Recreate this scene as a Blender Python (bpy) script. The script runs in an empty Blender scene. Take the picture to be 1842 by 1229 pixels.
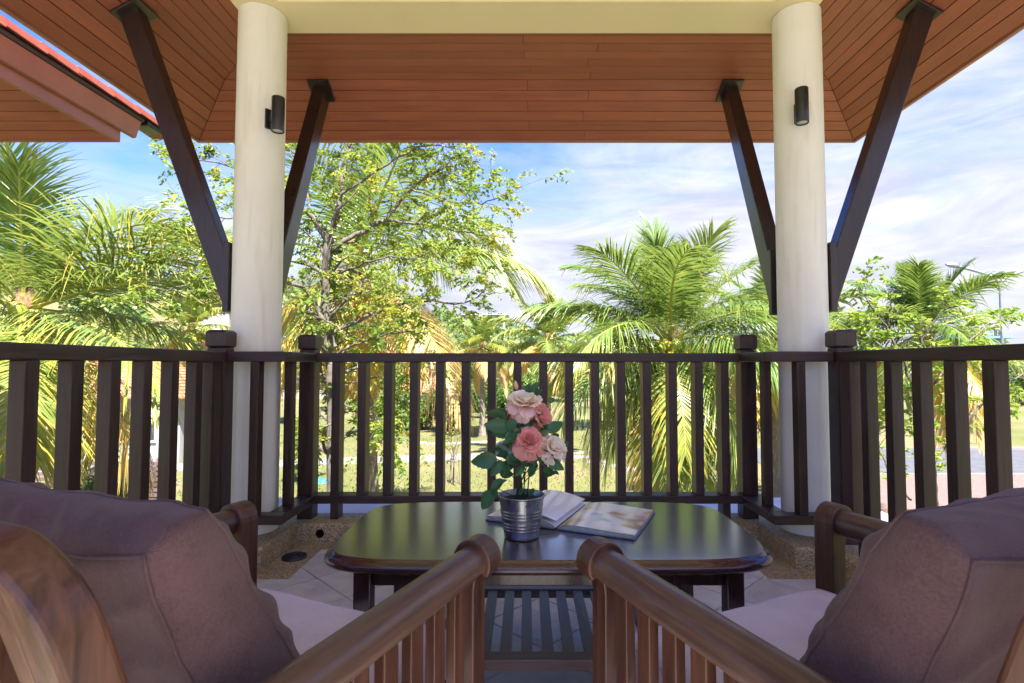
import bpy, bmesh, math, random
import numpy as np
from mathutils import Vector, Matrix, noise as mnoise

R = math.radians
PI = math.pi
scene = bpy.context.scene
COL = scene.collection

# ------------------------------------------------------------------ camera, sky, sun, exposure
EYE = 1.02
PITCH = R(2.44)
FOC, CX, CY = 960.0, 947.0, 614.5          # focal length and principal point in photo pixels (1842 wide)
cam = bpy.data.cameras.new('camera')
cam.sensor_width = 36.0
cam.lens = 36.0 * FOC / 1842.0
cam.shift_x = -(CX - 921.0) / 1842.0
cam.clip_start, cam.clip_end = 0.02, 3000.0
cam.dof.use_dof = True
cam.dof.focus_distance = 2.2
cam.dof.aperture_fstop = 9.0
cam_o = bpy.data.objects.new('camera', cam)
cam_o.location = (0, 0, EYE)
cam_o.rotation_euler = (PI / 2 + PITCH, 0, R(0))
COL.objects.link(cam_o)
scene.camera = cam_o

SUN_EL, SUN_AZ = 60.0, 155.0               # azimuth clockwise from +Y (205 = behind the camera, a little left)
world = bpy.data.worlds.new('World'); scene.world = world
world.use_nodes = True
wt = world.node_tree; wt.nodes.clear()
def wn(kind, **kw):
    n = wt.nodes.new(kind)
    for k, v in kw.items(): setattr(n, k, v)
    return n
w_out = wn('ShaderNodeOutputWorld'); w_bg = wn('ShaderNodeBackground')
w_sky = wn('ShaderNodeTexSky', sky_type='NISHITA', sun_disc=False, sun_elevation=R(SUN_EL), sun_rotation=R(SUN_AZ), air_density=1.0, dust_density=0.6, ozone_density=2.5)
w_tc = wn('ShaderNodeTexCoord')
w_map = wn('ShaderNodeMapping'); w_map.inputs['Scale'].default_value = (1.1, 1.1, 4.5); w_map.inputs['Rotation'].default_value = (0.0, 0.25, 0.5); w_map.inputs['Location'].default_value = (0.35, 0.1, 0.0)
w_n1 = wn('ShaderNodeTexNoise'); w_n1.inputs['Scale'].default_value = 1.6; w_n1.inputs['Detail'].default_value = 8; w_n1.inputs['Roughness'].default_value = 0.62; w_n1.inputs['Distortion'].default_value = 0.7
w_sep = wn('ShaderNodeSeparateXYZ')
w_low = wn('ShaderNodeMapRange'); w_low.inputs[1].default_value = 0.0; w_low.inputs[2].default_value = 0.62; w_low.inputs[3].default_value = 0.48; w_low.inputs[4].default_value = -0.34
w_add = wn('ShaderNodeMath', operation='ADD'); w_side = wn('ShaderNodeMath', operation='MULTIPLY_ADD'); w_side.inputs[1].default_value = 0.24
w_ramp = wn('ShaderNodeValToRGB'); w_ramp.color_ramp.elements[0].position = 0.30; w_ramp.color_ramp.elements[1].position = 0.74
w_ramp.color_ramp.elements[0].color = (0, 0, 0, 1); w_ramp.color_ramp.elements[1].color = (1, 1, 1, 1)
w_hsv = wn('ShaderNodeHueSaturation'); w_hsv.inputs['Saturation'].default_value = 1.4; w_hsv.inputs['Value'].default_value = 0.85; w_hsv.inputs['Hue'].default_value = 0.522
w_mix = wn('ShaderNodeMix', data_type='RGBA')
w_map2 = wn('ShaderNodeMapping'); w_map2.inputs['Scale'].default_value = (1.6, 1.6, 7.0); w_map2.inputs['Rotation'].default_value = (0.1, 0.3, 0.9)
w_n2 = wn('ShaderNodeTexNoise'); w_n2.inputs['Scale'].default_value = 2.2; w_n2.inputs['Detail'].default_value = 7; w_n2.inputs['Roughness'].default_value = 0.6; w_n2.inputs['Distortion'].default_value = 0.9
w_cl = wn('ShaderNodeValToRGB'); w_cl.color_ramp.elements[0].position = 0.36; w_cl.color_ramp.elements[1].position = 0.62
w_cl.color_ramp.elements[0].color = (1.38, 1.47, 2.0, 1); w_cl.color_ramp.elements[1].color = (2.02, 2.03, 2.22, 1)
L = wt.links.new
L(w_tc.outputs['Generated'], w_map2.inputs['Vector']); L(w_map2.outputs[0], w_n2.inputs['Vector']); L(w_n2.outputs['Fac'], w_cl.inputs[0]); L(w_cl.outputs[0], w_mix.inputs[7])
L(w_tc.outputs['Generated'], w_map.inputs['Vector']); L(w_map.outputs[0], w_n1.inputs['Vector'])
L(w_tc.outputs['Generated'], w_sep.inputs[0]); L(w_sep.outputs['Z'], w_low.inputs[0])
L(w_n1.outputs['Fac'], w_add.inputs[0]); L(w_sep.outputs['X'], w_side.inputs[0]); L(w_low.outputs[0], w_side.inputs[2]); L(w_side.outputs[0], w_add.inputs[1]); L(w_add.outputs[0], w_ramp.inputs[0])
L(w_sky.outputs[0], w_hsv.inputs['Color']); L(w_hsv.outputs[0], w_mix.inputs[6]); L(w_ramp.outputs[0], w_mix.inputs[0])
L(w_mix.outputs[2], w_bg.inputs['Color']); L(w_bg.outputs[0], w_out.inputs['Surface'])
w_bg.inputs['Strength'].default_value = 0.075

sun = bpy.data.lights.new('sun', 'SUN'); sun.energy = 3.1; sun.angle = R(0.53); sun.color = (1.0, 0.965, 0.91)
sun_o = bpy.data.objects.new('sun', sun); COL.objects.link(sun_o)
_sd = Vector((math.sin(R(SUN_AZ)) * math.cos(R(SUN_EL)), math.cos(R(SUN_AZ)) * math.cos(R(SUN_EL)), math.sin(R(SUN_EL))))
sun_o.rotation_euler = (-_sd).to_track_quat('-Z', 'Y').to_euler()
sun_o.location = _sd * 60

scene.view_settings.view_transform = 'Standard'
scene.view_settings.look = 'None'
scene.view_settings.gamma = 1.0
scene.view_settings.exposure = 2.82
scene.cycles.use_denoising = True
scene.cycles.max_bounces = 10
scene.cycles.diffuse_bounces = 5
scene.cycles.transparent_max_bounces = 8

# ------------------------------------------------------------------ helpers
def at(px, py, Y):
    """world point at depth Y on the ray through a photo pixel"""
    a, b = (px - CX) / FOC, (CY - py) / FOC
    d = Vector((a, math.cos(PITCH) - b * math.sin(PITCH), math.sin(PITCH) + b * math.cos(PITCH)))
    return Vector((0, 0, EYE)) + d * (Y / d.y)
def atz(px, py, z):
    a, b = (px - CX) / FOC, (CY - py) / FOC
    d = Vector((a, math.cos(PITCH) - b * math.sin(PITCH), math.sin(PITCH) + b * math.cos(PITCH)))
    return Vector((0, 0, EYE)) + d * ((z - EYE) / d.z)

class MB:
    """collects shapes, then links them as ONE mesh object"""
    def __init__(s): s.v = []; s.f = []; s.m = []; s.sm = []
    def add(s, vs, fs, mi=0, smooth=False):
        o = len(s.v); s.v += [tuple(v) for v in vs]
        for f in fs: s.f.append(tuple(i + o for i in f)); s.m.append(mi); s.sm.append(smooth)
    def hexa(s, p, mi=0):          # 8 points: bottom loop of 4, top loop of 4
        s.add(p, [(3, 2, 1, 0), (4, 5, 6, 7), (0, 1, 5, 4), (1, 2, 6, 5), (2, 3, 7, 6), (3, 0, 4, 7)], mi)
    def box(s, x0, x1, y0, y1, z0, z1, mi=0):
        s.hexa([(x0, y0, z0), (x1, y0, z0), (x1, y1, z0), (x0, y1, z0), (x0, y0, z1), (x1, y0, z1), (x1, y1, z1), (x0, y1, z1)], mi)
    def prism(s, poly, d, mi=0, smooth=False):   # polygon of 3-D points pushed along vector d
        n = len(poly); d = Vector(d); a = [Vector(p) for p in poly]
        s.add(a + [p + d for p in a], [tuple(range(n))[::-1], tuple(range(n, 2 * n))] + [(i, (i + 1) % n, n + (i + 1) % n, n + i) for i in range(n)], mi, smooth)
    def tube(s, pts, rad, n=10, mi=0, caps=True, smooth=True):
        pts = [Vector(p) for p in pts]
        if not hasattr(rad, '__len__'): rad = [rad] * len(pts)
        rings = []; prev = None
        for i, p in enumerate(pts):
            t = (pts[min(i + 1, len(pts) - 1)] - pts[max(i - 1, 0)]).normalized()
            if prev is None:
                a = Vector((0, 0, 1)) if abs(t.z) < 0.9 else Vector((1, 0, 0))
                u = t.cross(a).normalized()
            else:
                u = (prev - t * prev.dot(t)).normalized()
            prev = u; w = t.cross(u)
            rings.append([p + (u * math.cos(k * 2 * PI / n) + w * math.sin(k * 2 * PI / n)) * rad[i] for k in range(n)])
        o = [q for r in rings for q in r]; fs = []
        for i in range(len(rings) - 1):
            for k in range(n):
                fs.append((i * n + k, i * n + (k + 1) % n, (i + 1) * n + (k + 1) % n, (i + 1) * n + k))
        s.add(o, fs, mi, smooth)
        if caps:
            s.add(rings[0], [tuple(range(n))[::-1]], mi); s.add(rings[-1], [tuple(range(n))], mi)
    def lathe(s, prof, n=32, mi=0, c=(0, 0, 0), smooth=True):   # prof: (r, z) list
        vs = []; fs = []
        for (r, z) in prof:
            for k in range(n):
                a = 2 * PI * k / n; vs.append((c[0] + r * math.cos(a), c[1] + r * math.sin(a), c[2] + z))
        for i in range(len(prof) - 1):
            for k in range(n):
                fs.append((i * n + k, i * n + (k + 1) % n, (i + 1) * n + (k + 1) % n, (i + 1) * n + k))
        s.add(vs, fs, mi, smooth)
    def mesh(s, name, mats):
        me = bpy.data.meshes.new(name); me.from_pydata(s.v, [], s.f)
        for m in (mats if isinstance(mats, (list, tuple)) else [mats]): me.materials.append(m)
        me.polygons.foreach_set('material_index', s.m)
        me.polygons.foreach_set('use_smooth', s.sm)
        me.update(); return me
    def build(s, name, mats, parent=None, bevel=0.0, seg=2):
        o = bpy.data.objects.new(name, s.mesh(name, mats)); COL.objects.link(o)
        if parent: o.parent = parent
        if bevel:
            b = o.modifiers.new('bevel', 'BEVEL'); b.width = bevel; b.segments = seg; b.limit_method = 'ANGLE'; b.angle_limit = R(40)
            b.harden_normals = False
        return o

LABELS = {}
def tag(o, label=None, cat=None, group=None, kind=None):
    if label: o['label'] = label
    if cat: o['category'] = cat
    if group: o['group'] = group
    if kind: o['kind'] = kind
    return o
def empty(name, loc=(0, 0, 0), rz=0.0):
    o = bpy.data.objects.new(name, None); COL.objects.link(o); o.location = loc; o.rotation_euler = (0, 0, rz); o.empty_display_size = 0.1
    return o
def thing(name, label, cat, loc=(0, 0, 0), rz=0.0, group=None):
    return tag(empty(name, loc, rz), label, cat, group)
def inst(name, me, parent, loc=(0, 0, 0), rot=(0, 0, 0), scale=(1, 1, 1)):
    o = bpy.data.objects.new(name, me); COL.objects.link(o); o.parent = parent
    o.location = loc; o.rotation_euler = rot; o.scale = scale
    return o

def npmesh(name, verts, faces, mats, smooth=False, tint=None, mat_idx=None):
    """fast mesh from numpy arrays (faces: n x 4 or n x 3); tint: one value per face"""
    me = bpy.data.meshes.new(name)
    nv, nf, k = len(verts), len(faces), faces.shape[1]
    me.vertices.add(nv); me.vertices.foreach_set('co', np.asarray(verts, dtype=np.float32).ravel())
    me.loops.add(nf * k); me.loops.foreach_set('vertex_index', np.asarray(faces, dtype=np.int32).ravel())
    me.polygons.add(nf); me.polygons.foreach_set('loop_start', np.arange(0, nf * k, k, dtype=np.int32))
    me.polygons.foreach_set('loop_total', np.full(nf, k, dtype=np.int32))
    me.polygons.foreach_set('use_smooth', np.full(nf, smooth, dtype=bool))
    for m in (mats if isinstance(mats, (list, tuple)) else [mats]): me.materials.append(m)
    if mat_idx is not None: me.polygons.foreach_set('material_index', np.asarray(mat_idx, dtype=np.int32))
    if tint is not None:
        a = me.attributes.new('tint', 'FLOAT', 'FACE'); a.data.foreach_set('value', np.asarray(tint, dtype=np.float32))
    me.update(calc_edges=True); me.validate()
    return me

# ------------------------------------------------------------------ materials
class Mat:
    def __init__(s, name):
        s.m = bpy.data.materials.new(name); s.m.use_nodes = True; s.t = s.m.node_tree
        s.p = s.t.nodes['Principled BSDF']; s.out = s.t.nodes['Material Output']
        s.tc = s.t.nodes.new('ShaderNodeTexCoord')
    def n(s, kind, **kw):
        n = s.t.nodes.new(kind)
        for k, v in kw.items(): setattr(n, k, v)
        return n
    def l(s, a, b): s.t.links.new(a, b)
    def mapping(s, scale=(1, 1, 1), rot=(0, 0, 0), co='Object'):
        m = s.n('ShaderNodeMapping'); m.inputs['Scale'].default_value = scale; m.inputs['Rotation'].default_value = rot
        s.l(s.tc.outputs[co], m.inputs['Vector']); return m.outputs[0]
    def noise(s, vec, scale, detail=4, rough=0.55, dist=0.0):
        n = s.n('ShaderNodeTexNoise'); n.inputs['Scale'].default_value = scale; n.inputs['Detail'].default_value = detail
        n.inputs['Roughness'].default_value = rough; n.inputs['Distortion'].default_value = dist
        s.l(vec, n.inputs['Vector']); return n.outputs['Fac']
    def ramp(s, fac, stops):
        r = s.n('ShaderNodeValToRGB'); e = r.color_ramp.elements
        while len(e) < len(stops): e.new(0.5)
        for i, (p, c) in enumerate(stops):
            e[i].position = p; e[i].color = (c[0], c[1], c[2], 1) if hasattr(c, '__len__') else (c, c, c, 1)
        s.l(fac, r.inputs[0]); return r.outputs[0]
    def mix(s, fac, a, b, blend='MIX'):
        m = s.n('ShaderNodeMix', data_type='RGBA', blend_type=blend)
        for sock, v in ((m.inputs[0], fac), (m.inputs[6], a), (m.inputs[7], b)):
            if hasattr(v, 'is_output'): s.l(v, sock)
            elif hasattr(v, '__len__'): sock.default_value = (v[0], v[1], v[2], 1)
            else: sock.default_value = v
        return m.outputs[2]
    def math(s, op, a, b=0.0):
        m = s.n('ShaderNodeMath', operation=op)
        for sock, v in ((m.inputs[0], a), (m.inputs[1], b)):
            if hasattr(v, 'is_output'): s.l(v, sock)
            else: sock.default_value = v
        return m.outputs[0]
    def set(s, **kw):
        for k, v in kw.items():
            k = k.replace('_', ' ')
            sock = s.p.inputs[k]
            if hasattr(v, 'is_output'): s.l(v, sock)
            elif hasattr(v, '__len__') and len(v) == 3: sock.default_value = (v[0], v[1], v[2], 1)
            else: sock.default_value = v
        return s
    def bump(s, h, strength=0.3, dist=0.01):
        b = s.n('ShaderNodeBump'); b.inputs['Strength'].default_value = strength; b.inputs['Distance'].default_value = dist
        s.l(h, b.inputs['Height']); s.l(b.outputs[0], s.p.inputs['Normal']); return s
    def rnd(s):
        return s.n('ShaderNodeObjectInfo').outputs['Random']

def rand_vec(M, vec, amt=20.0):
    """shift texture space per object so that copies do not repeat"""
    a = M.n('ShaderNodeVectorMath', operation='MULTIPLY_ADD')
    c = M.n('ShaderNodeCombineXYZ'); r = M.rnd()
    M.l(M.math('MULTIPLY', r, amt), c.inputs[0]); M.l(M.math('MULTIPLY', r, amt * 1.7), c.inputs[1]); M.l(M.math('MULTIPLY', r, amt * 0.6), c.inputs[2])
    M.l(vec, a.inputs[0]); a.inputs[1].default_value = (1, 1, 1); M.l(c.outputs[0], a.inputs[2])
    return a.outputs[0]

def wood(name, dark, light, rough=0.4, axis=0, grain=1.0, coat=0.0, bump=0.15, spec=0.5, vary=0.25, coat_ior=1.5, coat_rough=0.12):
    M = Mat(name); sc = [26 * grain] * 3; sc[axis] = 1.6 * grain
    v = rand_vec(M, M.mapping(tuple(sc)))
    g = M.noise(v, 2.2, 6, 0.62, 0.6); g2 = M.noise(rand_vec(M, M.mapping((1.3, 1.3, 1.3))), 2.5, 3)
    f = M.math('ADD', M.math('MULTIPLY', g, 0.75), M.math('MULTIPLY', g2, 0.3))
    c = M.ramp(f, [(0.36, dark), (0.66, light)])
    k = M.math('ADD', M.math('MULTIPLY', M.rnd(), vary), 1.0 - vary / 2)
    cc = M.n('ShaderNodeCombineColor'); [M.l(k, cc.inputs[i]) for i in range(3)]
    c = M.mix(1.0, c, cc.outputs[0], 'MULTIPLY')
    M.set(Base_Color=c, Roughness=M.ramp(g, [(0.3, rough * 0.8), (0.7, min(1, rough * 1.25))]), Coat_Weight=coat, Coat_Roughness=coat_rough, Coat_IOR=coat_ior, Specular_IOR_Level=spec)
    M.bump(g, bump, 0.004)
    return M.m

def plain(name, col, rough=0.5, metal=0.0, var=0.15, scale=8.0, bump=0.0, spec=0.5, coat=0.0):
    M = Mat(name); v = M.mapping()
    g = M.noise(v, scale, 5)
    c = M.ramp(g, [(0.3, tuple(x * (1 - var) for x in col)), (0.7, tuple(min(1, x * (1 + var)) for x in col))])
    M.set(Base_Color=c, Roughness=rough, Metallic=metal, Specular_IOR_Level=spec, Coat_Weight=coat)
    if bump: M.bump(M.noise(v, scale * 12, 4), bump, 0.004)
    return M.m

MT = {}
MT['rail_x'] = wood('dark_rail_wood_x', (0.014, 0.0064, 0.0056), (0.058, 0.027, 0.0235), 0.40, 0, bump=0.5)
MT['rail_y'] = wood('dark_rail_wood_y', (0.014, 0.0064, 0.0056), (0.058, 0.027, 0.0235), 0.40, 1, bump=0.5)
MT['rail_z'] = wood('dark_rail_wood_z', (0.014, 0.0064, 0.0056), (0.058, 0.027, 0.0235), 0.40, 2, bump=0.5)
MT['strut'] = wood('strut_wood', (0.016, 0.009, 0.0085), (0.036, 0.020, 0.019), 0.33, 2, bump=0.12, coat=0.25)
MT['chair_z'] = wood('chair_wood_z', (0.034, 0.012, 0.0065), (0.120, 0.047, 0.023), 0.42, 2, bump=0.10, coat=0.08)
MT['chair_y'] = wood('chair_wood_y', (0.042, 0.022, 0.014), (0.115, 0.066, 0.043), 0.36, 1, bump=0.12, coat=0.15)
MT['chair_x'] = wood('chair_wood_x', (0.034, 0.012, 0.0065), (0.120, 0.047, 0.023), 0.42, 0, bump=0.10, coat=0.08)
MT['table'] = wood('table_wood', (0.022, 0.0065, 0.0048), (0.055, 0.017, 0.012), 0.14, 0, grain=0.7, bump=0.015, coat=1.0, vary=0.1, spec=0.8, coat_ior=2.3, coat_rough=0.21)
MT['table_edge'] = wood('table_edge_wood', (0.026, 0.0075, 0.0052), (0.060, 0.019, 0.013), 0.24, 0, grain=0.7, bump=0.0, coat=0.5, vary=0.1)
MT['table_leg'] = wood('table_leg_wood', (0.022, 0.0065, 0.0048), (0.050, 0.016, 0.011), 0.3, 2, bump=0.04, coat=0.3)
MT['shelf'] = wood('shelf_wood', (0.075, 0.048, 0.040), (0.145, 0.098, 0.082), 0.38, 1, bump=0.1)
MT['shelf_x'] = wood('shelf_wood_x', (0.075, 0.048, 0.040), (0.145, 0.098, 0.082), 0.38, 0, bump=0.1)
MT['soffit_x'] = wood('soffit_board_x', (0.255, 0.070, 0.040), (0.350, 0.106, 0.060), 0.5, 0, grain=0.6, bump=0.12, vary=0.22)
MT['soffit_y'] = wood('soffit_board_y', (0.255, 0.070, 0.040), (0.350, 0.106, 0.060), 0.5, 1, grain=0.6, bump=0.12, vary=0.22)
MT['groove'] = plain('soffit_backing', (0.045, 0.018, 0.012), 0.9)
MT['fascia'] = plain('fascia_paint', (0.32, 0.135, 0.085), 0.5, var=0.14, scale=3)
MT['beam'] = plain('cream_beam_paint', (0.80, 0.68, 0.42), 0.75, var=0.03, scale=2.0, bump=0.05)
MT['ceiling'] = plain('ceiling_paint', (0.62, 0.53, 0.36), 0.85, var=0.04)
def column_mat():
    M = Mat('column_paint'); v = M.mapping()
    g = M.noise(v, 2.2, 5); st = M.noise(M.mapping((9, 9, 0.9)), 2.0, 5)
    c = M.ramp(g, [(0.3, (0.76, 0.745, 0.69)), (0.7, (0.84, 0.83, 0.79))])
    c = M.mix(M.ramp(st, [(0.54, 0.0), (0.74, 0.42)]), c, (0.56, 0.50, 0.37))
    M.set(Base_Color=c, Roughness=0.6); M.bump(M.math('ADD', M.noise(v, 60, 5), M.math('MULTIPLY', M.noise(v, 9, 4), 2.5)), 0.22, 0.005); return M.m
MT['column'] = column_mat()
MT['black_metal'] = plain('black_lamp_metal', (0.012, 0.014, 0.016), 0.38, 0.0, 0.3, 30, 0.05, coat=0.3)
MT['lens'] = plain('frosted_lens', (0.5, 0.52, 0.5), 0.4)
MT['iron'] = plain('grey_iron', (0.05, 0.05, 0.055), 0.55, 0.6, 0.3, 20)

def gravel_mat():
    M = Mat('pebble_wash'); v = M.mapping()
    vo = M.n('ShaderNodeTexVoronoi'); vo.inputs['Scale'].default_value = 210; M.l(v, vo.inputs['Vector'])
    sep = M.n('ShaderNodeSeparateColor'); M.l(vo.outputs['Color'], sep.inputs[0])
    c = M.ramp(sep.outputs[0], [(0.0, (0.10, 0.065, 0.03)), (0.35, (0.33, 0.235, 0.12)), (0.7, (0.48, 0.37, 0.21)), (1.0, (0.62, 0.55, 0.42))])
    c = M.mix(M.ramp(M.noise(v, 6, 4), [(0.4, 0.0), (0.75, 0.45)]), c, (0.20, 0.14, 0.07))
    d = M.ramp(vo.outputs['Distance'], [(0.0, 1.0), (0.6, 0.0)])
    M.set(Base_Color=c, Roughness=0.75); M.bump(d, 0.6, 0.003); return M.m
MT['gravel'] = gravel_mat()

def tile_mat():
    M = Mat('slate_look_tile'); v = rand_vec(M, M.mapping())
    g = M.noise(v, 5.5, 7, 0.6, 1.0); g2 = M.noise(v, 1.8, 3)
    c = M.ramp(g, [(0.3, (0.46, 0.43, 0.42)), (0.7, (0.66, 0.63, 0.61))])
    k = M.math('ADD', M.math('MULTIPLY', M.rnd(), 0.22), 0.89)
    cc = M.n('ShaderNodeCombineColor'); [M.l(k, cc.inputs[i]) for i in range(3)]
    c = M.mix(1.0, c, cc.outputs[0], 'MULTIPLY')
    M.set(Base_Color=c, Roughness=M.ramp(g2, [(0.3, 0.32), (0.7, 0.5)]))
    M.bump(M.ramp(g, [(0.25, 0.0), (0.45, 0.55), (0.52, 0.6), (0.8, 1.0)]), 0.35, 0.012); return M.m
MT['tile'] = tile_mat()
MT['grout'] = plain('tile_grout', (0.20, 0.165, 0.13), 0.9, var=0.2, scale=20)
MT['ledge'] = plain('ledge_paint', (0.62, 0.62, 0.64), 0.7, var=0.12, scale=3)

def fabric(name, dark, light, scale, rot=0.6, sheen=0.4):
    M = Mat(name); v = M.mapping((1, 1, 1), (0.0, rot, 0.35))
    w = M.n('ShaderNodeTexWave', wave_type='BANDS', bands_direction='X'); w.inputs['Scale'].default_value = scale; w.inputs['Distortion'].default_value = 1.2; w.inputs['Detail'].default_value = 2; w.inputs['Detail Scale'].default_value = 3
    M.l(v, w.inputs['Vector'])
    w2 = M.n('ShaderNodeTexWave', wave_type='BANDS', bands_direction='Y'); w2.inputs['Scale'].default_value = scale; w2.inputs['Distortion'].default_value = 1.2
    M.l(v, w2.inputs['Vector'])
    th = M.math('ADD', M.math('MULTIPLY', w.outputs['Fac'], 0.6), M.math('MULTIPLY', w2.outputs['Fac'], 0.4))
    cr_ = M.noise(M.mapping((7, 7, 2.6), (0.0, 0.7, 0.3)), 1.6, 4, 0.5, 1.3)
    bl = M.noise(M.mapping(), 7, 5, 0.65); fl = M.noise(M.mapping(), 260, 3)
    f = M.math('ADD', M.math('ADD', M.math('MULTIPLY', th, 0.28), M.math('MULTIPLY', bl, 0.45)), M.math('MULTIPLY', fl, 0.3))
    c = M.ramp(f, [(0.36, dark), (0.66, light)])
    M.set(Base_Color=c, Roughness=0.9, Sheen_Weight=sheen, Sheen_Roughness=0.5, Specular_IOR_Level=0.2)
    M.bump(M.math('ADD', M.math('MULTIPLY', th, 0.3), M.math('ADD', fl, M.math('ADD', M.math('MULTIPLY', bl, 1.5), M.math('MULTIPLY', cr_, 3.0)))), 0.34, 0.0025); return M.m
MT['cushion'] = fabric('brown_twill', (0.052, 0.028, 0.0275), (0.132, 0.075, 0.074), 420, 0.6, 0.12)
MT['seat'] = fabric('grey_weave', (0.40, 0.365, 0.445), (0.57, 0.53, 0.63), 300, 0.0, 0.2)
MT['seam'] = plain('seam_thread', (0.07, 0.04, 0.042), 0.9)

def metal_bucket_mat():
    M = Mat('galvanised_steel'); v = M.mapping()
    g = M.noise(M.mapping((30, 30, 2.5)), 3, 4)
    M.set(Base_Color=M.ramp(g, [(0.3, (0.20, 0.215, 0.225)), (0.7, (0.32, 0.34, 0.35))]), Metallic=1.0, Roughness=M.ramp(M.noise(v, 25, 4), [(0.3, 0.24), (0.7, 0.4)])); return M.m
MT['steel'] = metal_bucket_mat()
MT['soil'] = plain('dark_foam', (0.012, 0.016, 0.012), 0.95)
# ------------------------------------------------------------------ balcony structure
YB = -0.85                                     # back edge of balcony and roof, cut short unseen to let skylight in
def curb_path(o):                             # inner outline of the kerb, pulled o into the balcony
    return [(-1.50 + o, YB), (-1.50 + o, 2.72 - o), (-1.33 + o, 2.72 - o), (-1.33 + o, 3.12 - o), (1.35 - o, 3.12 - o), (1.35 - o, 2.72 - o), (1.52 - o, 2.72 - o), (1.52 - o, YB)]
b = MB(); b.box(-1.95, 1.95, YB, 3.42, -0.40, -0.021)
floor = tag(b.build('floor', MT['grout']), kind='structure')
b = MB(); poly = curb_path(0.002); b.prism([(x, y, -0.02) for x, y in poly][::-1], (0, 0, 0.012))
strip = tag(b.build('floor_border', MT['gravel']), kind='structure')
# kerb: a ring between inner outline and outer outline
b = MB()
inn = curb_path(0.0)
outp = [(-1.76, YB), (-1.76, 2.95), (-1.76, 3.36), (-1.2, 3.36), (1.2, 3.36), (1.78, 3.36), (1.78, 2.95), (1.78, YB)]
for i in range(7):
    a0, a1, c1, c0 = inn[i], inn[i + 1], outp[i + 1], outp[i]
    b.hexa([(a0[0], a0[1], -0.02), (a1[0], a1[1], -0.02), (c1[0], c1[1], -0.02), (c0[0], c0[1], -0.02), (a0[0], a0[1], 0.10), (a1[0], a1[1], 0.10), (c1[0], c1[1], 0.10), (c0[0], c0[1], 0.10)])
bm = bmesh.new(); me = b.mesh('kerb', MT['gravel']); bm.from_mesh(me); bmesh.ops.remove_doubles(bm, verts=bm.verts, dist=1e-4)
dup = {}
for f in bm.faces: dup.setdefault(tuple(sorted(v.index for v in f.verts)), []).append(f)
bmesh.ops.delete(bm, geom=[f for fs in dup.values() if len(fs) > 1 for f in fs], context='FACES_ONLY')
bmesh.ops.recalc_face_normals(bm, faces=bm.faces); bm.to_mesh(me); bm.free()
kerb = bpy.data.objects.new('kerb', me); COL.objects.link(kerb); tag(kerb, kind='structure')
bv = kerb.modifiers.new('bevel', 'BEVEL'); bv.width = 0.012; bv.segments = 3; bv.limit_method = 'ANGLE'
b = MB(); b.box(-2.3, 2.3, 3.362, 3.74, -0.06, 0.07); b.box(-2.35, 2.35, 3.741, 3.80, -0.05, 0.085)
tag(b.build('ledge', MT['ledge'], None, 0.008), kind='structure')
b = MB(); b.box(-2.2, 2.2, YB, 3.36, -3.0, -0.402)
tag(b.build('house_base', MT['ledge']), 'cream rendered lower storey under the balcony floor', 'building')

b = MB(); b.box(-3.2, 3.2, -6.0, YB - 0.002, -0.40, -0.002)  # unseen slab added behind the camera to bounce sunlight into the balcony
tag(b.build('bounce_floor', MT['tile']), kind='structure')

# floor tiles laid diagonally, each its own piece
TS = 0.30; GAP = 0.006
tm = MB(); h = TS / 2 - GAP / 2; tm.box(-h, h, -h, h, -0.0185, 0.0)
tile_me = tm.mesh('tile', MT['tile'])
inner = curb_path(0.13)
def clip_rect(poly, x0, x1, y0, y1):
    def cut(p, f, inter):
        out = []
        for i in range(len(p)):
            a, c = p[i], p[(i + 1) % len(p)]
            if f(a): out.append(a)
            if f(a) != f(c): out.append(inter(a, c))
        return out
    for ax, lim, sg in ((0, x0, 1), (0, x1, -1), (1, y0, 1), (1, y1, -1)):
        if not poly: return []
        poly = cut(poly, lambda p: sg * (p[ax] - lim) >= 0, lambda a, c: tuple(a[k] + (c[k] - a[k]) * ((lim - a[ax]) / (c[ax] - a[ax])) for k in range(2)))
    return poly
q = TS * math.sqrt(2) / 2; hh = (TS - GAP) * math.sqrt(2) / 2
rects = [(-1.37, 1.39, 0.2, 2.58), (-1.13, 1.15, 2.5804, 2.985)]
for i in range(-14, 15):
    for j in range(0, 20):
        cx, cy = i * q + 0.06, j * q + 0.05
        if (i + j) % 2: continue
        if not (-1.9 < cx < 1.9 and 0.2 < cy < 3.25): continue
        dia = [(cx, cy - hh), (cx + hh, cy), (cx, cy + hh), (cx - hh, cy)]
        full = rects[0][0] + hh < cx < rects[0][1] - hh and cy + hh < rects[0][3] and cy - hh > rects[0][2]
        if full:
            inst('tile', tile_me, floor, (cx, cy, 0), (0, 0, PI / 4)); continue
        for r in rects:
            p = clip_rect(dia, *r)
            if len(p) >= 3:
                ar = abs(sum(p[k][0] * p[(k + 1) % len(p)][1] - p[(k + 1) % len(p)][0] * p[k][1] for k in range(len(p)))) / 2
                if ar > 0.0004:
                    t = MB(); t.prism([(x - cx, y - cy, -0.0185) for x, y in p], (0, 0, 0.0185))
                    o = t.build('tile', MT['tile'], floor); o.location = (cx, cy, 0)

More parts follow.
